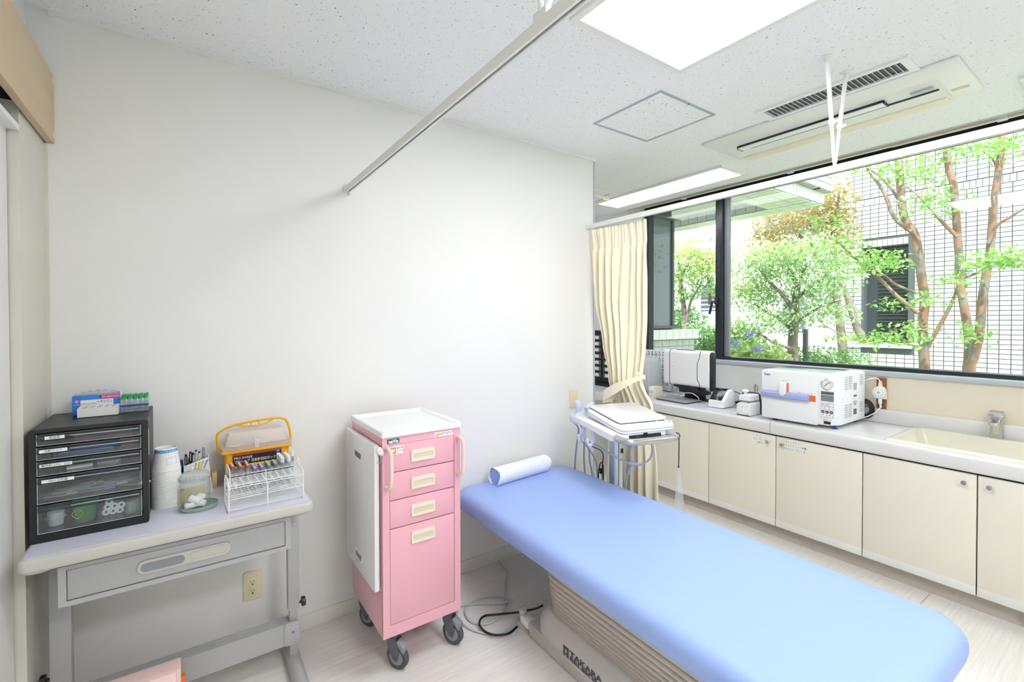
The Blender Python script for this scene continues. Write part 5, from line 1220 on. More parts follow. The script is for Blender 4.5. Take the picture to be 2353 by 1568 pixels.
# side arms and cradle
for s_, xa, ya in ((-1, -.155, .26), (1, .148, .20)):
    sec = []
    for y, z in ((-.195, ZH), (-.17, ZH), (.05, ZH+.012), (ya-.02, ZH+.022), (ya, ZH+.020)):
        k = .75 if y in (-.195, ya) else 1
        sec.append([(xa+dx*k, y, z+dz*k) for dx, dz in ((-.021, -.016), (-.014, -.024), (.014, -.024), (.021, -.016), (.021, .012), (.013, .020), (-.013, .020), (-.021, .012))])
    u('arm', B().loft(sec), 'whitegloss')
u('cradle', B().prism([(-.20, ZH-.010), (-.20, ZH+.010), (.20, ZH+.030), (.20, ZH+.004)], 'x', -.138, .135, .003), 'white')
u('cradle_slot', B().prism([(-.208, ZH-.018), (-.200, ZH+.004), (-.196, ZH-.018)], 'x', -.085, .105).box(.0, .02, -.209, -.195, ZH-.002, ZH+.010), 'black', smooth=0)
hy = -.285
u('bar_handle', B().tube(catmull([(-.155, -.185, ZH-.001), (-.157, -.215, ZH-.002), (-.154, -.250, ZH-.004), (-.135, -.277, ZH-.005), (-.10, hy, ZH-.006), (0, hy-.002, ZH-.006), (.10, hy, ZH-.006), (.130, -.277, ZH-.005), (.147, -.250, ZH-.004), (.150, -.215, ZH-.002), (.148, -.185, ZH-.001)], 6), .0165, 14), 'steel')
# the machine itself: body, front carrying grip, lid
tl = math.atan2(.032, .300)
MX = Matrix.Translation((.034, -.150, .872)) @ Matrix.Rotation(tl, 4, 'X')
def outl(k, z, yf=-.058): 
    pts = rrect(-.165+k, .165-k, yf+k, .300-k, .035, 6); return [(x, y, z) for x, y in pts]
u('machine_body', B(MX).loft([outl(.012, -.034), outl(.0, -.022), outl(0, -.002), outl(.006, .006), outl(.016, .008)]), 'whitegloss')
u('body_seam', B(MX).loft([outl(-.0006, -.012), outl(-.0006, -.008)]), 'sillgrey')
u('carry_grip', B(MX).tube(catmull([(-.105, -.020, .009), (-.08, -.030, .011), (0, -.034, .011), (.05, -.030, .011), (.07, -.018, .009)], 6), .006, 8), 'label')
u('lid_gap', B(MX).prism(rrect(-.147, .149, -.005, .296, .022, 5), 'z', .0075, .0110), 'blackframe')
u('lid', B(MX).prism(rrect(-.148, .150, -.006, .297, .022, 5), 'z', .0108, .024, .005, 3), 'whitegloss')
for x, r in ((.125, .014), (.152, .008)): u('knob', B(MX).lathe([(r, 0), (r*.95, .006), (r*.7, .009), (0, .009)], (x, -.028, .008), seg=18), 'lilac')
MXw = root_matrix(US) @ MX
fm3 = MXw.to_3x3()
text('lettering', 'FAZONE\nCB', .010, MXw @ Vector((.01, .15, .0246)), fm3, 'sillgrey', US)
# probe holder with two probes at the rear left
hp = u('probe_holder', B().box(-.165, -.105, .185, .205, ZH+.004, ZH+.050, .008).box(-.165, -.105, .235, .252, ZH+.004, ZH+.045, .008).box(-.172, -.158, .18, .26, ZH-.014, ZH+.045, .006), 'lilac')
for k, (x, y, ry) in enumerate(((-.140, .221, .05), (-.105, .212, .45))):
    t_ = thing('ultrasound_probe', ('pale blue probe leaning left in the holder', 'pale blue probe leaning over the machine lid')[k], 'probe', root_matrix(US) @ Vector((x, y, ZH+.002)), math.radians(-14))
    M_ = Matrix.Rotation(ry, 4, 'Y')
    B(M_).loft([[(.012*math.cos(a)*s1, .011*math.sin(a)*s1, z) for a in [2*math.pi*i/16 for i in range(16)]] for z, s1 in ((0, .6), (.02, 1.0), (.055, 1.15), (.075, 1.5))]).build('grip', 'lilac', t_, world=False, smooth=60)
    B(M_ @ Matrix.Translation((0, 0, .083)) @ Matrix.Rotation(.6 if k else -.4, 4, 'Y')).loft([[(.016*math.cos(a)*s1, .013*math.sin(a)*s1, z) for a in [2*math.pi*i/16 for i in range(16)]] for z, s1 in ((-.03, .8), (-.024, 1.15), (.022, 1.15), (.030, .9))]).build('head', 'lilac', t_, world=False, smooth=60)
# hooks
for (x, y) in ((-.170, .10), (-.170, .005)):
    u('hook', B().box(x-.004, x+.010, y-.010, y+.010, ZH-.075, ZH-.012, .002).tube(catmull([(x, y, ZH-.062), (x-.006, y, ZH-.082), (x-.020, y, ZH-.086), (x-.030, y, ZH-.070), (x-.030, y, ZH-.048)], 5), .0075, 8), 'lilac')
# cables
def cab(pts, r=.0042, m='cable', nm='cable'): return u(nm, B().tube(catmull(pts, 8), r, 8), m)
MUi = root_matrix(US).inverted()
def pxl(pts): return [tuple(MUi @ on_x(a, b_, X)) for a, b_, X in pts]
cab([(-.160, .245, ZH-.008)]+pxl([(1329, 985, 1.83), (1326, 1016, 1.90), (1322, 1054, 1.96), (1321, 1085, 1.985), (1322, 1120, 2.0), (1326, 1200, 2.0)]), .0052)
cab([(-.130, .220, ZH-.008)]+pxl([(1343, 1000, 1.86), (1342, 1030, 1.92), (1342, 1060, 1.965), (1344, 1090, 1.985), (1348, 1200, 2.0)]), .0052)
cab([(-.150, .12, ZH-.02), (-.185, .105, ZH-.075)]+pxl([(1352, 1030, 1.90), (1355, 1061, 1.955), (1361, 1094, 1.985), (1368, 1200, 2.0)]), .0048)
cab([(-.185, .09, ZH-.08)]+pxl([(1356, 1036, 1.90), (1369, 1061, 1.955), (1373, 1098, 1.985), (1376, 1200, 2.0)]), .0048)
cab([(-.196, .10, ZH-.080), (-.14, .04, ZH-.090), (-.07, -.02, .688), (0, -.06, .650), (.06, -.09, .640), (.105, -.11, .670), (.115, -.12, .72), (.095, -.13, .775), (.080, -.13, ZH-.02)], .0050)
cab([(.0, -.12, ZH-.02)]+pxl([(1448, 1040, 1.90), (1449, 1055, 1.93), (1446, 1075, 1.96), (1441, 1100, 1.985), (1436, 1127, 2.0), (1430, 1200, 2.02)]), .0058)
u('ferrite', B().cyl((.010, -.066, .6475), (.050, -.085, .6415), .011), 'cable'); u('ferrite', B().cyl(pxl([(1446.5, 1070, 1.958)])[0], pxl([(1443, 1086, 1.972)])[0], .012), 'cable')
cab([(-.187, .005, ZH-.085)]+pxl([(1384, 1040, 1.90), (1384, 1075, 1.96), (1384, 1105, 1.985), (1384, 1200, 2.0)]), .0030, 'black', 'black_cable')
cab(pxl([(1376, 1200, 1.99), (1375, 1102, 1.985), (1377, 1075, 1.975), (1381, 1064, 1.97), (1386, 1070, 1.975), (1387, 1110, 1.985), (1386, 1200, 1.99)]), .0030, 'black', 'black_cable')
q = pxl([(1381, 1082, 1.965)])[0]; u('cable_clip', B().box(q[0]-.008, q[0]+.008, q[1]-.008, q[1]+.008, q[2]-.018, q[2]+.014, .004), 'black')
# bag hanging from the handle
bgt = thing('hanging_plastic_bag', 'thin white plastic bag hanging by a black cord from the bar handle', 'bag', root_matrix(US) @ Vector((.150, -.240, 0)), 0)
pm = root_matrix(US) @ Vector((.152, -.262, ZH-.004))
B().tube([(pm.x+.0155*math.cos(a*.5236)*.6, pm.y-.0155*math.cos(a*.5236)*.8, pm.z+.016*math.sin(a*.5236)) for a in range(12)], .0022, 6, closed=True).tube(catmull([(pm.x, pm.y-.014, pm.z-.008), (pm.x, pm.y-.014, pm.z-.07), (pm.x, pm.y-.012, pm.z-.150)], 4), .0026, 6).ball((pm.x, pm.y-.012, pm.z-.152), .005).build('cord', 'black', bgt)
rows = []
for j in range(13):
    v = j/12; wd = .006+.055*min(1, v*1.35)*(1 if v < .8 else 1-(v-.8)*1.6); row = []
    for i in range(13):
        q = i/12-.5; row.append((pm.x+q*wd*.85+.010*v, pm.y-.012-q*wd*.5+.006*math.sin(9*q+4*v)*(v+.1), pm.z-.150-.27*v))
    rows.append(row)
B().grid(rows).build('plastic', 'bag', bgt, smooth=70)
# ------------------------------------------------------------------ outside: garden and neighbouring walls
struct(B().box(3.76, 40, -14, 30, -.3, .02).build('ground', 'soil', smooth=0), 'garden ground outside the window')
rnd = random.Random(21); nr = np.random.default_rng(5)

def leaf_cloud(name, m, parent, clusters, size, kind='stuff', flat=.6):
    """many small folded leaves scattered in ellipsoids: (centre, radii, count)"""
    V = []; Fc = []
    for c, r, n in clusters:
        p = nr.normal(size=(n, 3)); p /= np.linalg.norm(p, axis=1)[:, None]; p *= (nr.random(n)**.45)[:, None]
        p = p*np.array(r)+np.array(c)
        yaw = nr.random(n)*6.283; til = nr.normal(size=n)*flat; rol = nr.normal(size=n)*flat
        l = size*(.7+.6*nr.random(n)); wd = l*.27
        d = np.stack([np.cos(yaw)*np.cos(til), np.sin(yaw)*np.cos(til), np.sin(til)], 1)
        s = np.stack([-np.sin(yaw)*np.cos(rol), np.cos(yaw)*np.cos(rol), np.sin(rol)], 1)
        nn = np.cross(d, s)
        b = len(V)*0
        P = np.stack([p-d*l[:, None]*.5, p+s*wd[:, None]+nn*wd[:, None]*.25, p+d*l[:, None]*.5, p-s*wd[:, None]+nn*wd[:, None]*.25], 1)
        V.append(P.reshape(-1, 3))
    V = np.concatenate(V); n = len(V)//4
    me = bpy.data.meshes.new(name)
    V = V-np.array(root_matrix(parent).translation) if parent is not None else V
    idx = np.arange(n)*4
    Fc = np.concatenate([np.stack([idx, idx+1, idx+2], 1), np.stack([idx, idx+2, idx+3], 1)])
    me.from_pydata(V.tolist(), [], Fc.tolist()); me.materials.append(MT[m])
    o = bpy.data.objects.new(name, me); COL.objects.link(o); o.parent = parent; o['kind'] = kind
    return o
_l = bpy.data.meshes.new('leaf')
_l.from_pydata([(0, -.5, 0), (.20, -.22, .05), (.26, .05, .06), (.15, .33, .03), (0, .5, -.04), (-.15, .33, .03), (-.26, .05, .06), (-.20, -.22, .05), (0, 0, 0)], [], [(0, 1, 8), (1, 2, 8), (2, 3, 8), (3, 4, 8), (4, 5, 8), (5, 6, 8), (6, 7, 8), (7, 0, 8)])
LEAFM = {}
def single_leaves(parent, m, pts, size):
    if m not in LEAFM:
        k = _l.copy(); k.materials.append(MT[m]); LEAFM[m] = k
    off = Vector(root_matrix(parent).translation)
    for p in pts:
        o = bpy.data.objects.new('leaf', LEAFM[m]); COL.objects.link(o); o.parent = parent
        o.location = Vector(p)-off; s = size*rnd.uniform(.7, 1.25); o.scale = (s, s, s)
        o.rotation_euler = (rnd.gauss(-.35, .5), rnd.gauss(0, .5), rnd.uniform(0, 6.28))

def pxpath(pts, X, rs, jx=0.):
    """trace image points onto a plane X (radii in metres)"""
    return [on_x(px, py, X+jx*math.sin(i*1.7)) for i, (px, py) in enumerate(pts)]
def limb(b, pts, r0, r1, seg=8):
    P = catmull(pts, 4); n = len(P); b.tube(P, [r0+(r1-r0)*i/(n-1) for i in range(n)], seg)

# ---- tan-barked tree in front of the tiled wall
X1 = 5.6
T1 = thing('crape_tree', 'tan-barked tree with forked trunk left of the twin stems', 'tree', (X1, 1.35, .02))
b = B()
base = on_x(2125, 862, X1)
limb(b, [(base.x, base.y-.02, .02)]+pxpath([(2125, 862), (2122, 800), (2120, 740), (2125, 690), (2118, 640), (2110, 580), (2100, 535), (2078, 500), (2070, 440), (2065, 370), (2055, 250)], X1, 0), .042, .030, 10)
limb(b, pxpath([(2095, 533), (2055, 500), (2030, 440), (1995, 390), (1985, 360)], X1-.1, 0), .020, .010)
limb(b, pxpath([(2072, 470), (2045, 430), (2015, 400), (1990, 385)], X1+.05, 0), .014, .008)
limb(b, pxpath([(2110, 720), (2060, 680), (2010, 630), (1960, 590), (1930, 560), (1905, 545)], X1-.3, 0), .019, .008)
limb(b, pxpath([(2108, 675), (2060, 655), (2035, 635), (2010, 620)], X1-.1, 0), .014, .007)
limb(b, pxpath([(2117, 800), (2085, 785), (2050, 775), (2000, 782), (1960, 780), (1925, 765), (1890, 745)], X1-.3, 0), .015, .005)
limb(b, pxpath([(2130, 800), (2150, 765), (2175, 720), (2190, 690), (2205, 650)], X1, 0), .020, .012)
b.build('trunk', 'bark', T1, smooth=60)
cl = lambda px, py, X, rx, ry, rz, n: (tuple(on_x(px, py, X)), (rx, ry, rz), n)
leaf_cloud('foliage', 'leaf', T1, [cl(1930, 560, 5.2, .35, .30, .10, 160), cl(1990, 600, 5.2, .3, .35, .12, 260), cl(2035, 610, 5.3, .3, .2, .10, 140), cl(1900, 520, 5.2, .3, .25, .15, 120), cl(2010, 780, 5.2, .3, .45, .07, 240), cl(2080, 760, 5.3, .3, .25, .10, 110), cl(2050, 700, 5.3, .3, .2, .07, 70), cl(2010, 380, 5.5, .4, .4, .12, 150), cl(2100, 400, 5.6, .4, .3, .12, 160), cl(2140, 690, 5.3, .3, .25, .10, 90)], .050)
pts = []
for (px, py, sx, sy, n) in ((1980, 585, 60, 22, 40), (2030, 605, 40, 15, 24), (1910, 545, 30, 25, 18), (2020, 780, 80, 14, 34), (2085, 770, 30, 22, 16), (2110, 400, 45, 22, 18)):
    for _ in range(n): pts.append(on_x(rnd.gauss(px, sx*.7), rnd.gauss(py, sy*.7), rnd.uniform(4.9, 5.3)))
single_leaves(T1, 'leaf', pts, .058)

X2 = 5.5
T2 = thing('crape_tree', 'tan-barked tree with twin stems at the right of the window', 'tree', (X2, 1.05, .02))
b = B(); base = on_x(2222, 868, X2)
limb(b, [(base.x, base.y, .02)]+pxpath([(2222, 868), (2225, 830), (2226, 780), (2218, 720), (2208, 660), (2205, 600), (2200, 540), (2196, 480), (2190, 420), (2178, 370), (2175, 250)], X2, 0), .034, .026, 10)
limb(b, [(base.x-.05, base.y-.03, .02)]+pxpath([(2228, 868), (2238, 820), (2250, 770), (2256, 700), (2265, 640), (2275, 580), (2280, 520), (2285, 460), (2295, 390), (2302, 320), (2300, 240)], X2-.15, 0), .036, .022, 10)
limb(b, pxpath([(2200, 545), (2165, 510), (2130, 470), (2105, 445), (2085, 430)], X2-.1, 0), .016, .008)
limb(b, pxpath([(2180, 395), (2172, 370), (2168, 345)], X2, 0), .013, .008)
limb(b, pxpath([(2270, 560), (2290, 520), (2320, 500), (2353, 480), (2400, 460)], X2-.2, 0), .013, .008)
limb(b, pxpath([(2210, 640), (2240, 630), (2280, 610), (2330, 600), (2390, 598)], X2-.4, 0), .010, .005)
limb(b, pxpath([(2290, 385), (2280, 365), (2255, 345), (2240, 335)], X2-.1, 0), .008, .004)
b.build('trunk', 'bark', T2, smooth=60)
leaf_cloud('foliage', 'leaf', T2, [cl(2140, 470, 5.3, .35, .3, .14, 170), cl(2300, 335, 5.2, .3, .3, .14, 220), cl(2340, 590, 5.0, .35, .35, .09, 190), cl(2265, 600, 5.0, .3, .2, .09, 110), cl(2200, 640, 5.1, .3, .2, .07, 60), cl(2230, 770, 5.3, .2, .18, .12, 70), cl(2100, 380, 5.5, .4, .3, .14, 150), cl(2240, 330, 5.4, .3, .3, .1, 80)], .050)
pts = []
for (px, py, sx, sy, n) in ((2305, 335, 40, 20, 34), (2330, 600, 45, 18, 34), (2240, 605, 35, 16, 18), (2150, 470, 40, 28, 26), (2195, 650, 22, 12, 12), (2225, 770, 18, 26, 14), (2240, 335, 25, 10, 12)):
    for _ in range(n): pts.append(on_x(rnd.gauss(px, sx*.7), rnd.gauss(py, sy*.7), rnd.uniform(4.7, 5.2)))
single_leaves(T2, 'leaf', pts, .058)

def shrub(name, label, cat, px, pytop, pybase, X, trunks, clouds, m, size, bark='barkg', group=None, flat=.7):
    p = on_x(px, pybase, X)
    t = thing(name, label, cat, (p.x, p.y, .02), 0, group)
    if trunks:
        b = B()
        for pts, r0, r1, dx in trunks: limb(b, [on_x(a, c_, X+dx) for a, c_ in pts], r0, r1, 7)
        p0 = on_x(*trunks[0][0][0], X+trunks[0][3]); limb(b, [(p0.x, p0.y, .02), tuple(p0), tuple(p0+Vector((0, 0, .05)))], trunks[0][1]*1.15, trunks[0][1])
        b.build('trunk', bark, t, smooth=60)
    for k, (mm, cs, sz) in enumerate(clouds): leaf_cloud('foliage', mm, t, cs, sz, flat=flat)
    return t
# spreading green tree in the middle of the view
X3 = 7.2
shrub('garden_tree', 'wide small-leaved tree with dark trunk in the middle of the window', 'tree', 1822, 560, 835, X3,
      [([(1822, 835), (1822, 780), (1826, 730), (1828, 690), (1835, 650), (1850, 610)], .075, .03, 0), ([(1824, 760), (1795, 735), (1765, 720), (1735, 700)], .035, .010, 0), ([(1828, 720), (1800, 680), (1770, 650), (1745, 620)], .035, .010, -.2), ([(1830, 690), (1860, 660), (1890, 640), (1915, 610)], .03, .010, .2), ([(1826, 745), (1860, 720), (1900, 700), (1935, 690)], .025, .008, -.2), ([(1815, 800), (1780, 790), (1750, 770), (1720, 760)], .025, .008, -.3), ([(1832, 660), (1815, 620), (1800, 590)], .025, .010, .1)],
      [('leafs', [cl(1760, 620, X3, .7, .55, .28, 1100), cl(1830, 600, X3, .8, .65, .28, 1200), cl(1900, 640, X3, .7, .45, .30, 1000), cl(1730, 680, X3, .6, .35, .30, 800), cl(1850, 680, X3+.2, .6, .6, .25, 700), cl(1780, 740, X3-.2, .6, .5, .22, 700), cl(1890, 720, X3-.1, .5, .45, .20, 500)], .062), ('leafy', [cl(1740, 590, X3-.1, .6, .5, .22, 500), cl(1830, 570, X3-.1, .7, .6, .18, 600), cl(1720, 660, X3-.2, .5, .3, .25, 300)], .062)], 'leafs', .062)
# maple with bronze leaves and grey double trunk
X4 = 8.4
shrub('maple_tree', 'bronze-leaved maple arching above the green tree', 'tree', 1945, 480, 830, X4,
      [([(1940, 830), (1932, 760), (1925, 700), (1912, 650), (1890, 610), (1855, 560), (1815, 520)], .07, .02, 0), ([(1985, 790), (1965, 740), (1950, 690), (1930, 640), (1915, 560), (1912, 500), (1900, 450)], .06, .02, .1), ([(1925, 600), (1900, 560), (1870, 530), (1850, 500)], .03, .010, 0), ([(1914, 520), (1925, 470), (1930, 430)], .03, .012, .1)],
      [('leafo', [cl(1830, 510, X4, .8, .75, .25, 1300), cl(1900, 470, X4, .6, .45, .40, 900), cl(1770, 550, X4, .5, .4, .22, 500), cl(1930, 540, X4+.2, .4, .3, .45, 500), cl(1790, 585, X4-.1, .5, .45, .12, 300)], .075)], 'leafo', .075)
# loose pale tree seen in the narrow pane
X5 = 8.2
shrub('pale_green_tree', 'pale green slender tree seen through the narrow pane', 'tree', 1572, 540, 745, X5,
      [([(1573, 745), (1570, 700), (1565, 660), (1560, 610), (1555, 570)], .06, .02, 0), ([(1577, 745), (1585, 700), (1600, 670), (1612, 650)], .035, .01, 0), ([(1563, 640), (1585, 600), (1600, 570)], .03, .01, 0), ([(1632, 700), (1628, 640), (1630, 580), (1634, 545)], .04, .01, .4)],
      [('leafy', [cl(1590, 580, X5, .6, .62, .28, 900), cl(1625, 610, X5, .5, .4, .3, 500), cl(1560, 640, X5, .4, .4, .3, 450)], .085), ('leafs', [cl(1590, 620, X5, .6, .55, .35, 500), cl(1630, 660, X5+.3, .4, .35, .22, 350), cl(1570, 680, X5, .3, .3, .15, 200)], .085)], 'leafy', .12)
# bushes
def bush(label, px, py, X, rx, ry, rz, m, n, size, name='garden_bush', m2=None):
    c = on_x(px, py, X); t = thing(name, label, 'bush', (c.x, c.y, .02), 0, 'rounded bushes under the trees')
    cs = [((c.x, c.y, c.z-rz*.4), (rx, ry, rz), n)]
    b = B()
    for k in range(6):
        a = k*1.05; b.tube([(c.x, c.y, .02), (c.x+rx*.5*math.cos(a), c.y+ry*.5*math.sin(a), c.z)], [.02, .006], 5)
    b.build('stems', 'barkg', t)
    leaf_cloud('foliage', m, t, cs, size)
    if m2: leaf_cloud('new_growth', m2, t, [((c.x, c.y, c.z-rz*.2), (rx*.95, ry*.95, rz), n//4)], size)
    return t
bush('round green bush left of the window mullion', 1622, 790, 6.6, .65, .55, .55, 'leafd', 3200, .07, m2='leafs')
bush('leafy bush just right of the window mullion', 1690, 775, 6.9, .55, .45, .42, 'leafs', 1900, .08, m2='leafy')
bush('green bush behind the pale slender tree', 1555, 725, 8.6, .8, .6, .45, 'leafd', 1700, .09)
bush('low bush behind the grey post', 1890, 815, 8.0, .6, .7, .22, 'leafd', 1300, .07)
bush('low ground-cover mound behind the steriliser', 1820, 850, 6.2, .7, .75, .12, 'leafs', 1500, .05)
bush('bush at the foot of the twin-stem tree', 2000, 870, 6.0, .4, .5, .1, 'leaf', 400, .06)
hy_ = bush('hydrangea bush with blue flower heads by the mullion', 1735, 815, 6.0, .45, .42, .30, 'leafy', 1100, .11, name='hydrangea_bush', m2='leaf')
for px, py in ((1743, 803), (1724, 770), (1690, 788), (1660, 808)):
    p = on_x(px, py, 5.62); leaf_cloud('flower_head', 'hydr', hy_, [(tuple(p), (.075, .075, .06), 70)], .035)
ps = thing('garden_post', 'dark slim post standing behind the spreading tree', 'post', (7.6, on_x(1851, 800, 7.6).y, .02))
pp = on_x(1851, 760, 7.6); B().box(pp.x-.03, pp.x+.03, pp.y-.028, pp.y+.028, .02, pp.z, .004).build('post', 'dgrey', ps); B().box(pp.x-.034, pp.x+.034, pp.y-.032, pp.y+.032, pp.z, pp.z+.02, .004).build('cap', 'dgrey', ps)

# ---- tiled neighbour building facing the window
XT = 9.30
NB = thing('tiled_building', 'white ribbed-tile building behind the tan-barked trees', 'building', (XT+1.5, 0, 0))
yc = on_x(1943, 600, XT).y                          # left corner
wl, wr_ = on_x(1985, 572, XT), on_x(2085, 797, XT)   # window corners
wy0, wy1, wz0, wz1 = wr_.y, wl.y, wr_.z, wl.z
B().box(XT+.012, XT+3, -8, yc, 0, wz0).box(XT+.012, XT+3, -8, yc, wz1, 9).box(XT+.012, XT+3, -8, wy0, wz0, wz1).box(XT+.012, XT+3, wy1, yc, wz0, wz1).box(XT+.3, XT+3, wy0, wy1, wz0, wz1).build('wall', 'joint', NB, smooth=0)
PYp, PZp = .116, .068
band = on_x(1943, 467, XT).z
near = []; far = []
tm = B().box(0, .012, -.054, .054, -.030, .030); tm_o = None
tb = B().box(0, .012, -.030, .030, -.054, .054)
rows_ = []
zq = band
while zq > .25: rows_.append((zq-.11 if zq == band else zq-PZp, zq)); zq = rows_[-1][0]
cells = []                                           # (y, z, upright)
z_ = band-.118
while z_ > .3: cells += [(yc-PYp*(k+.5), z_-PZp/2, 0) for k in range(44)]; z_ -= PZp
z_ = band+.006
while z_ < 6.0: cells += [(yc-PYp*(k+.5), z_+PZp/2, 0) for k in range(44)]; z_ += PZp
cells += [(yc-.067*(k+.5), band-.059, 1) for k in range(74)]
cells = [c for c in cells if not (wy0-.06 < c[0] < wy1+.06 and wz0-.14 < c[1] < wz1+.13)]
k_ = 0
while wy0+.067*(k_+.5) < wy1: cells += [(wy0+.067*(k_+.5), wz1+.066, 1)]; k_ += 1
def vis(c):
    v = Vector((XT, c[0], c[1]))-CAM; dd = v.dot(_f); x = PX0+F_PX*v.dot(_R)/dd; y = PY0-F_PX*v.dot(_U)/dd
    return x, y
cells.sort(key=lambda c: (0 if (1950 < vis(c)[0] < 2360 and 300 < vis(c)[1] < 885) else 1, -vis(c)[0]))
tile_m = {}
for u_ in (0, 1):
    bb = B().box(0, .0125, -(.0285 if u_ else .0520), (.0285 if u_ else .0520), -(.0520 if u_ else .0285), (.0520 if u_ else .0285))
    me = bpy.data.meshes.new('tile'); bb.bm.to_mesh(me); bb.bm.free(); me.materials.append(MT['tileplain' if u_ else 'tile']); tile_m[u_] = me
for (y, z, u_) in cells[:290]:
    o = bpy.data.objects.new('tile', tile_m[u_]); COL.objects.link(o); o.parent = NB; o.location = (XT-NB.location.x, y-NB.location.y, z)
V = []; Fq = []
for (y, z, u_) in cells[290:]:
    hy2, hz2 = (.0285, .052) if u_ else (.052, .0285); n = len(V)
    V += [(XT, y-hy2, z-hz2), (XT, y+hy2, z-hz2), (XT, y+hy2, z+hz2), (XT, y-hy2, z+hz2), (XT+.013, y-hy2, z-hz2), (XT+.013, y+hy2, z-hz2), (XT+.013, y+hy2, z+hz2), (XT+.013, y-hy2, z+hz2)]
    Fq += [(n, n+3, n+2, n+1), (n, n+1, n+5, n+4), (n+1, n+2, n+6, n+5), (n+2, n+3, n+7, n+6), (n+3, n, n+4, n+7)]
me = bpy.data.meshes.new('tile_field'); me.from_pydata([(a-NB.location.x, b_-NB.location.y, c_) for a, b_, c_ in V], [], Fq); me.materials.append(MT['tile'])
o = bpy.data.objects.new('tile_field', me); COL.objects.link(o); o.parent = NB; o['kind'] = 'stuff'
B().box(XT+.16, XT+.17, wy0, wy1, wz0, wz1).build('window', 'darkglass', NB, smooth=0)
for k in range(int((wz1-wz0)/.06)):
    B().box(XT+.12, XT+.15, wy0+.02, wy1-.16, wz0+.03+.06*k, wz0+.036+.06*k).build('blind_slat', 'dgrey', NB, smooth=0)
B().prism([(XT-.05, wz0-.03), (XT-.05, wz0-.005), (XT+.16, wz0+.05), (XT+.16, wz0-.03)], 'y', wy0-.06, wy1+.35).build('window_sill', 'tileplain', NB, smooth=0)

# ---- canopy of our own building over the neighbouring bay, and the bay window
CN = thing('tiled_canopy', 'white tiled canopy above the left panes of the window', 'canopy', (4.6, 4.5, 2.6))
zf = 2.58; c0 = on_z(1890, 470, zf)
B().box(c0.x-.26, c0.x, c0.y, 11, zf, zf+.115).box(3.80, c0.x-.26, c0.y, c0.y+.42, zf, zf+.115).build('edge_beam', 'jointl', CN, smooth=0)
B().box(c0.x+.06-.30, c0.x+.06, c0.y-.06, 11, zf+.115, zf+.62).box(3.80, c0.x-.2, c0.y-.06, c0.y+.40, zf+.115, zf+.62).build('fascia', 'jointl', CN, smooth=0)
B().box(3.78, c0.x-.2, c0.y+.3, 11, zf+.10, zf+.2).build('soffit', 'soffit', CN, smooth=0)
k = 0
tA = None
def addtile(parent, x0, x1, y0, y1, z0, z1, m='tileplain'):
    bb = B().box(x0, x1, y0, y1, z0, z1); return bb.build('tile', m, parent, smooth=0)
x = 3.86
while x < c0.x-.02:                                  # upright tiles on the near face of the beam and of the fascia
    addtile(CN, x, x+.060, c0.y-.008, c0.y+.004, zf+.004, zf+.112); x += .067
for r in range(4):
    x = 3.86
    while x < c0.x+.05:
        addtile(CN, x, min(x+.108, c0.x+.058), c0.y-.068, c0.y-.056, zf+.122+.068*r, zf+.182+.068*r, 'tilex'); x += .116
y = c0.y+.42
while y < c0.y+4.2:                                  # tiles on the inner face of the long beam and under it
    addtile(CN, c0.x-.268, c0.x-.256, y, y+.060+.05, zf+.004, zf+.108); y += .118
y = c0.y+.004
while y < c0.y+4.2:
    addtile(CN, c0.x-.125, c0.x-.004, y, y+.110, zf-.008, zf+.004); addtile(CN, c0.x-.255, c0.x-.133, y, y+.110, zf-.008, zf+.004); y += .118
for r in range(3):
    x = 3.86
    while x < c0.x-.38: addtile(CN, x, x+.11, c0.y+.006+.135*r, c0.y+.132+.135*r, zf-.008, zf+.004); x += .118
B().box(3.9, 4.5, 4.1, 4.5, zf+.04, zf+.10).build('soffit_grille', 'mgrey', CN, smooth=0)
for k in range(8): B().box(3.92+.07*k, 3.94+.07*k, 4.09, 4.5, zf+.03, zf+.06).build('grille_slat', 'dgrey', CN, smooth=0)

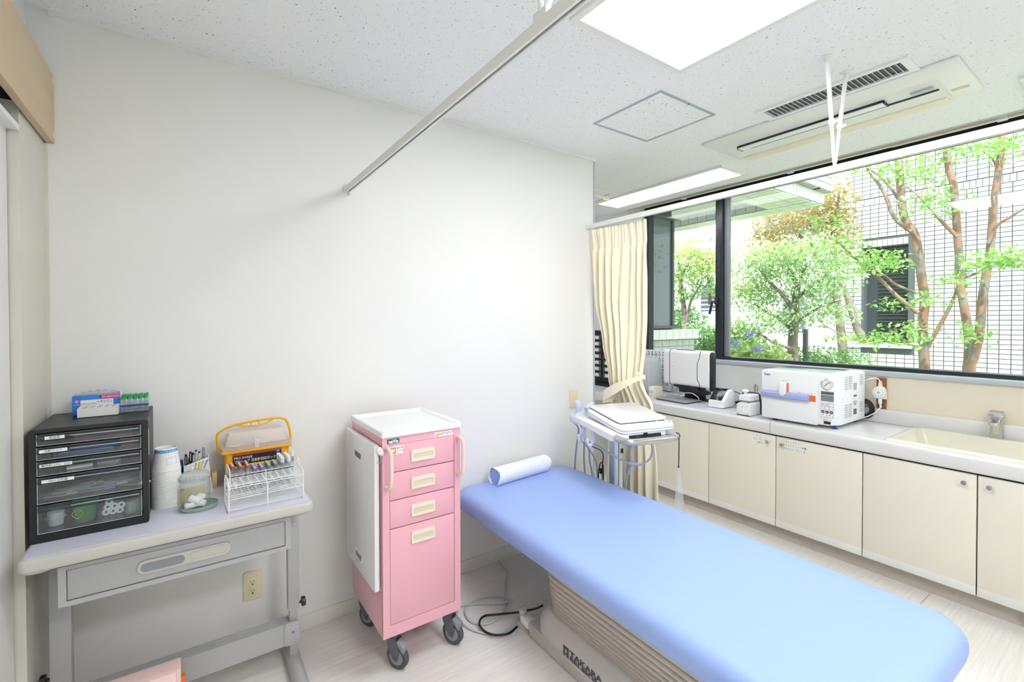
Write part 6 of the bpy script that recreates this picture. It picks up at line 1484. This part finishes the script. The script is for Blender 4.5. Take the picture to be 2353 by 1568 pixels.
BY = thing('bay_window', 'dark glazed bay with tiled parapet at the left end of the window', 'bay window', (4.2, 3.2, 0))
yb_ = 3.06
B().box(3.80, 4.25, yb_+.05, 5.5, 1.30, 2.60).build('bay_wall', 'joint', BY, smooth=0)
B().box(3.80, 4.215, yb_+.030, yb_+.045, 1.335, 2.46).build('pane', mat('bay_glass', '#6f7880', .05, spec=1.), BY, smooth=0)
B().box(3.80, 4.235, yb_+.01, yb_+.05, 2.455, 2.49).box(4.215, 4.245, yb_+.01, yb_+.05, 1.33, 2.46).box(3.80, 4.30, yb_-.02, yb_+.06, 1.318, 1.345).box(3.80, 4.27, yb_-.03, yb_+.06, 2.46, 2.475).build('bay_frame', 'dgrey', BY, smooth=0)
B().box(3.79, 4.58, yb_+.01, yb_+.60, .1, 1.30).build('parapet', 'jointl', BY, smooth=0)
x = 3.80
while x < 4.56: addtile(BY, x, min(x+.108, 4.60), yb_-.055, yb_+.10, 1.205, 1.305); x += .113
z = 1.198
for r in range(6):
    x = 3.80; z -= .068
    while x < 4.57: addtile(BY, x, min(x+.108, 4.582), yb_, yb_+.012, z, z+.060, 'tilex'); x += .116

# ---- white buildings far behind
XB = 17.0
WB = thing('white_building', 'bright white building with louvred windows far behind the trees', 'building', (XB+2, 8, 0))
b = B().box(XB, XB+5, 2.2, 22, -.2, 9).build('wall', 'concrete', WB, smooth=0)
def bwin(p0, p1, m, slats):
    a, c_ = on_x(*p0, XB), on_x(*p1, XB)
    f = B().box(XB-.05, XB-.005, c_.y, a.y, c_.z, a.z).build('window', m, WB, smooth=0)
    if slats:
        n = max(4, int((a.z-c_.z)/.16))
        for k in range(n):
            zz = c_.z+(a.z-c_.z)*(k+.5)/n
            B().prism([(XB-.09, zz-.05), (XB-.05, zz+.01), (XB-.05, zz+.03), (XB-.09, zz-.03)], 'y', c_.y, a.y).build('louvre', 'louvre', f, smooth=0)
    return f
bwin((1760, 480), (1880, 585), 'louvre', True); bwin((1800, 690), (1852, 765), 'louvre', True); bwin((1577, 524), (1607, 558), 'blueglass', False); bwin((1612, 665), (1650, 715), 'darkglass', True)
B().box(XB-.35, XB+.05, 2.2, 22, on_x(1700, 655, XB).z, on_x(1700, 645, XB).z).build('ledge', 'concrete', WB, smooth=0)
flush_text()
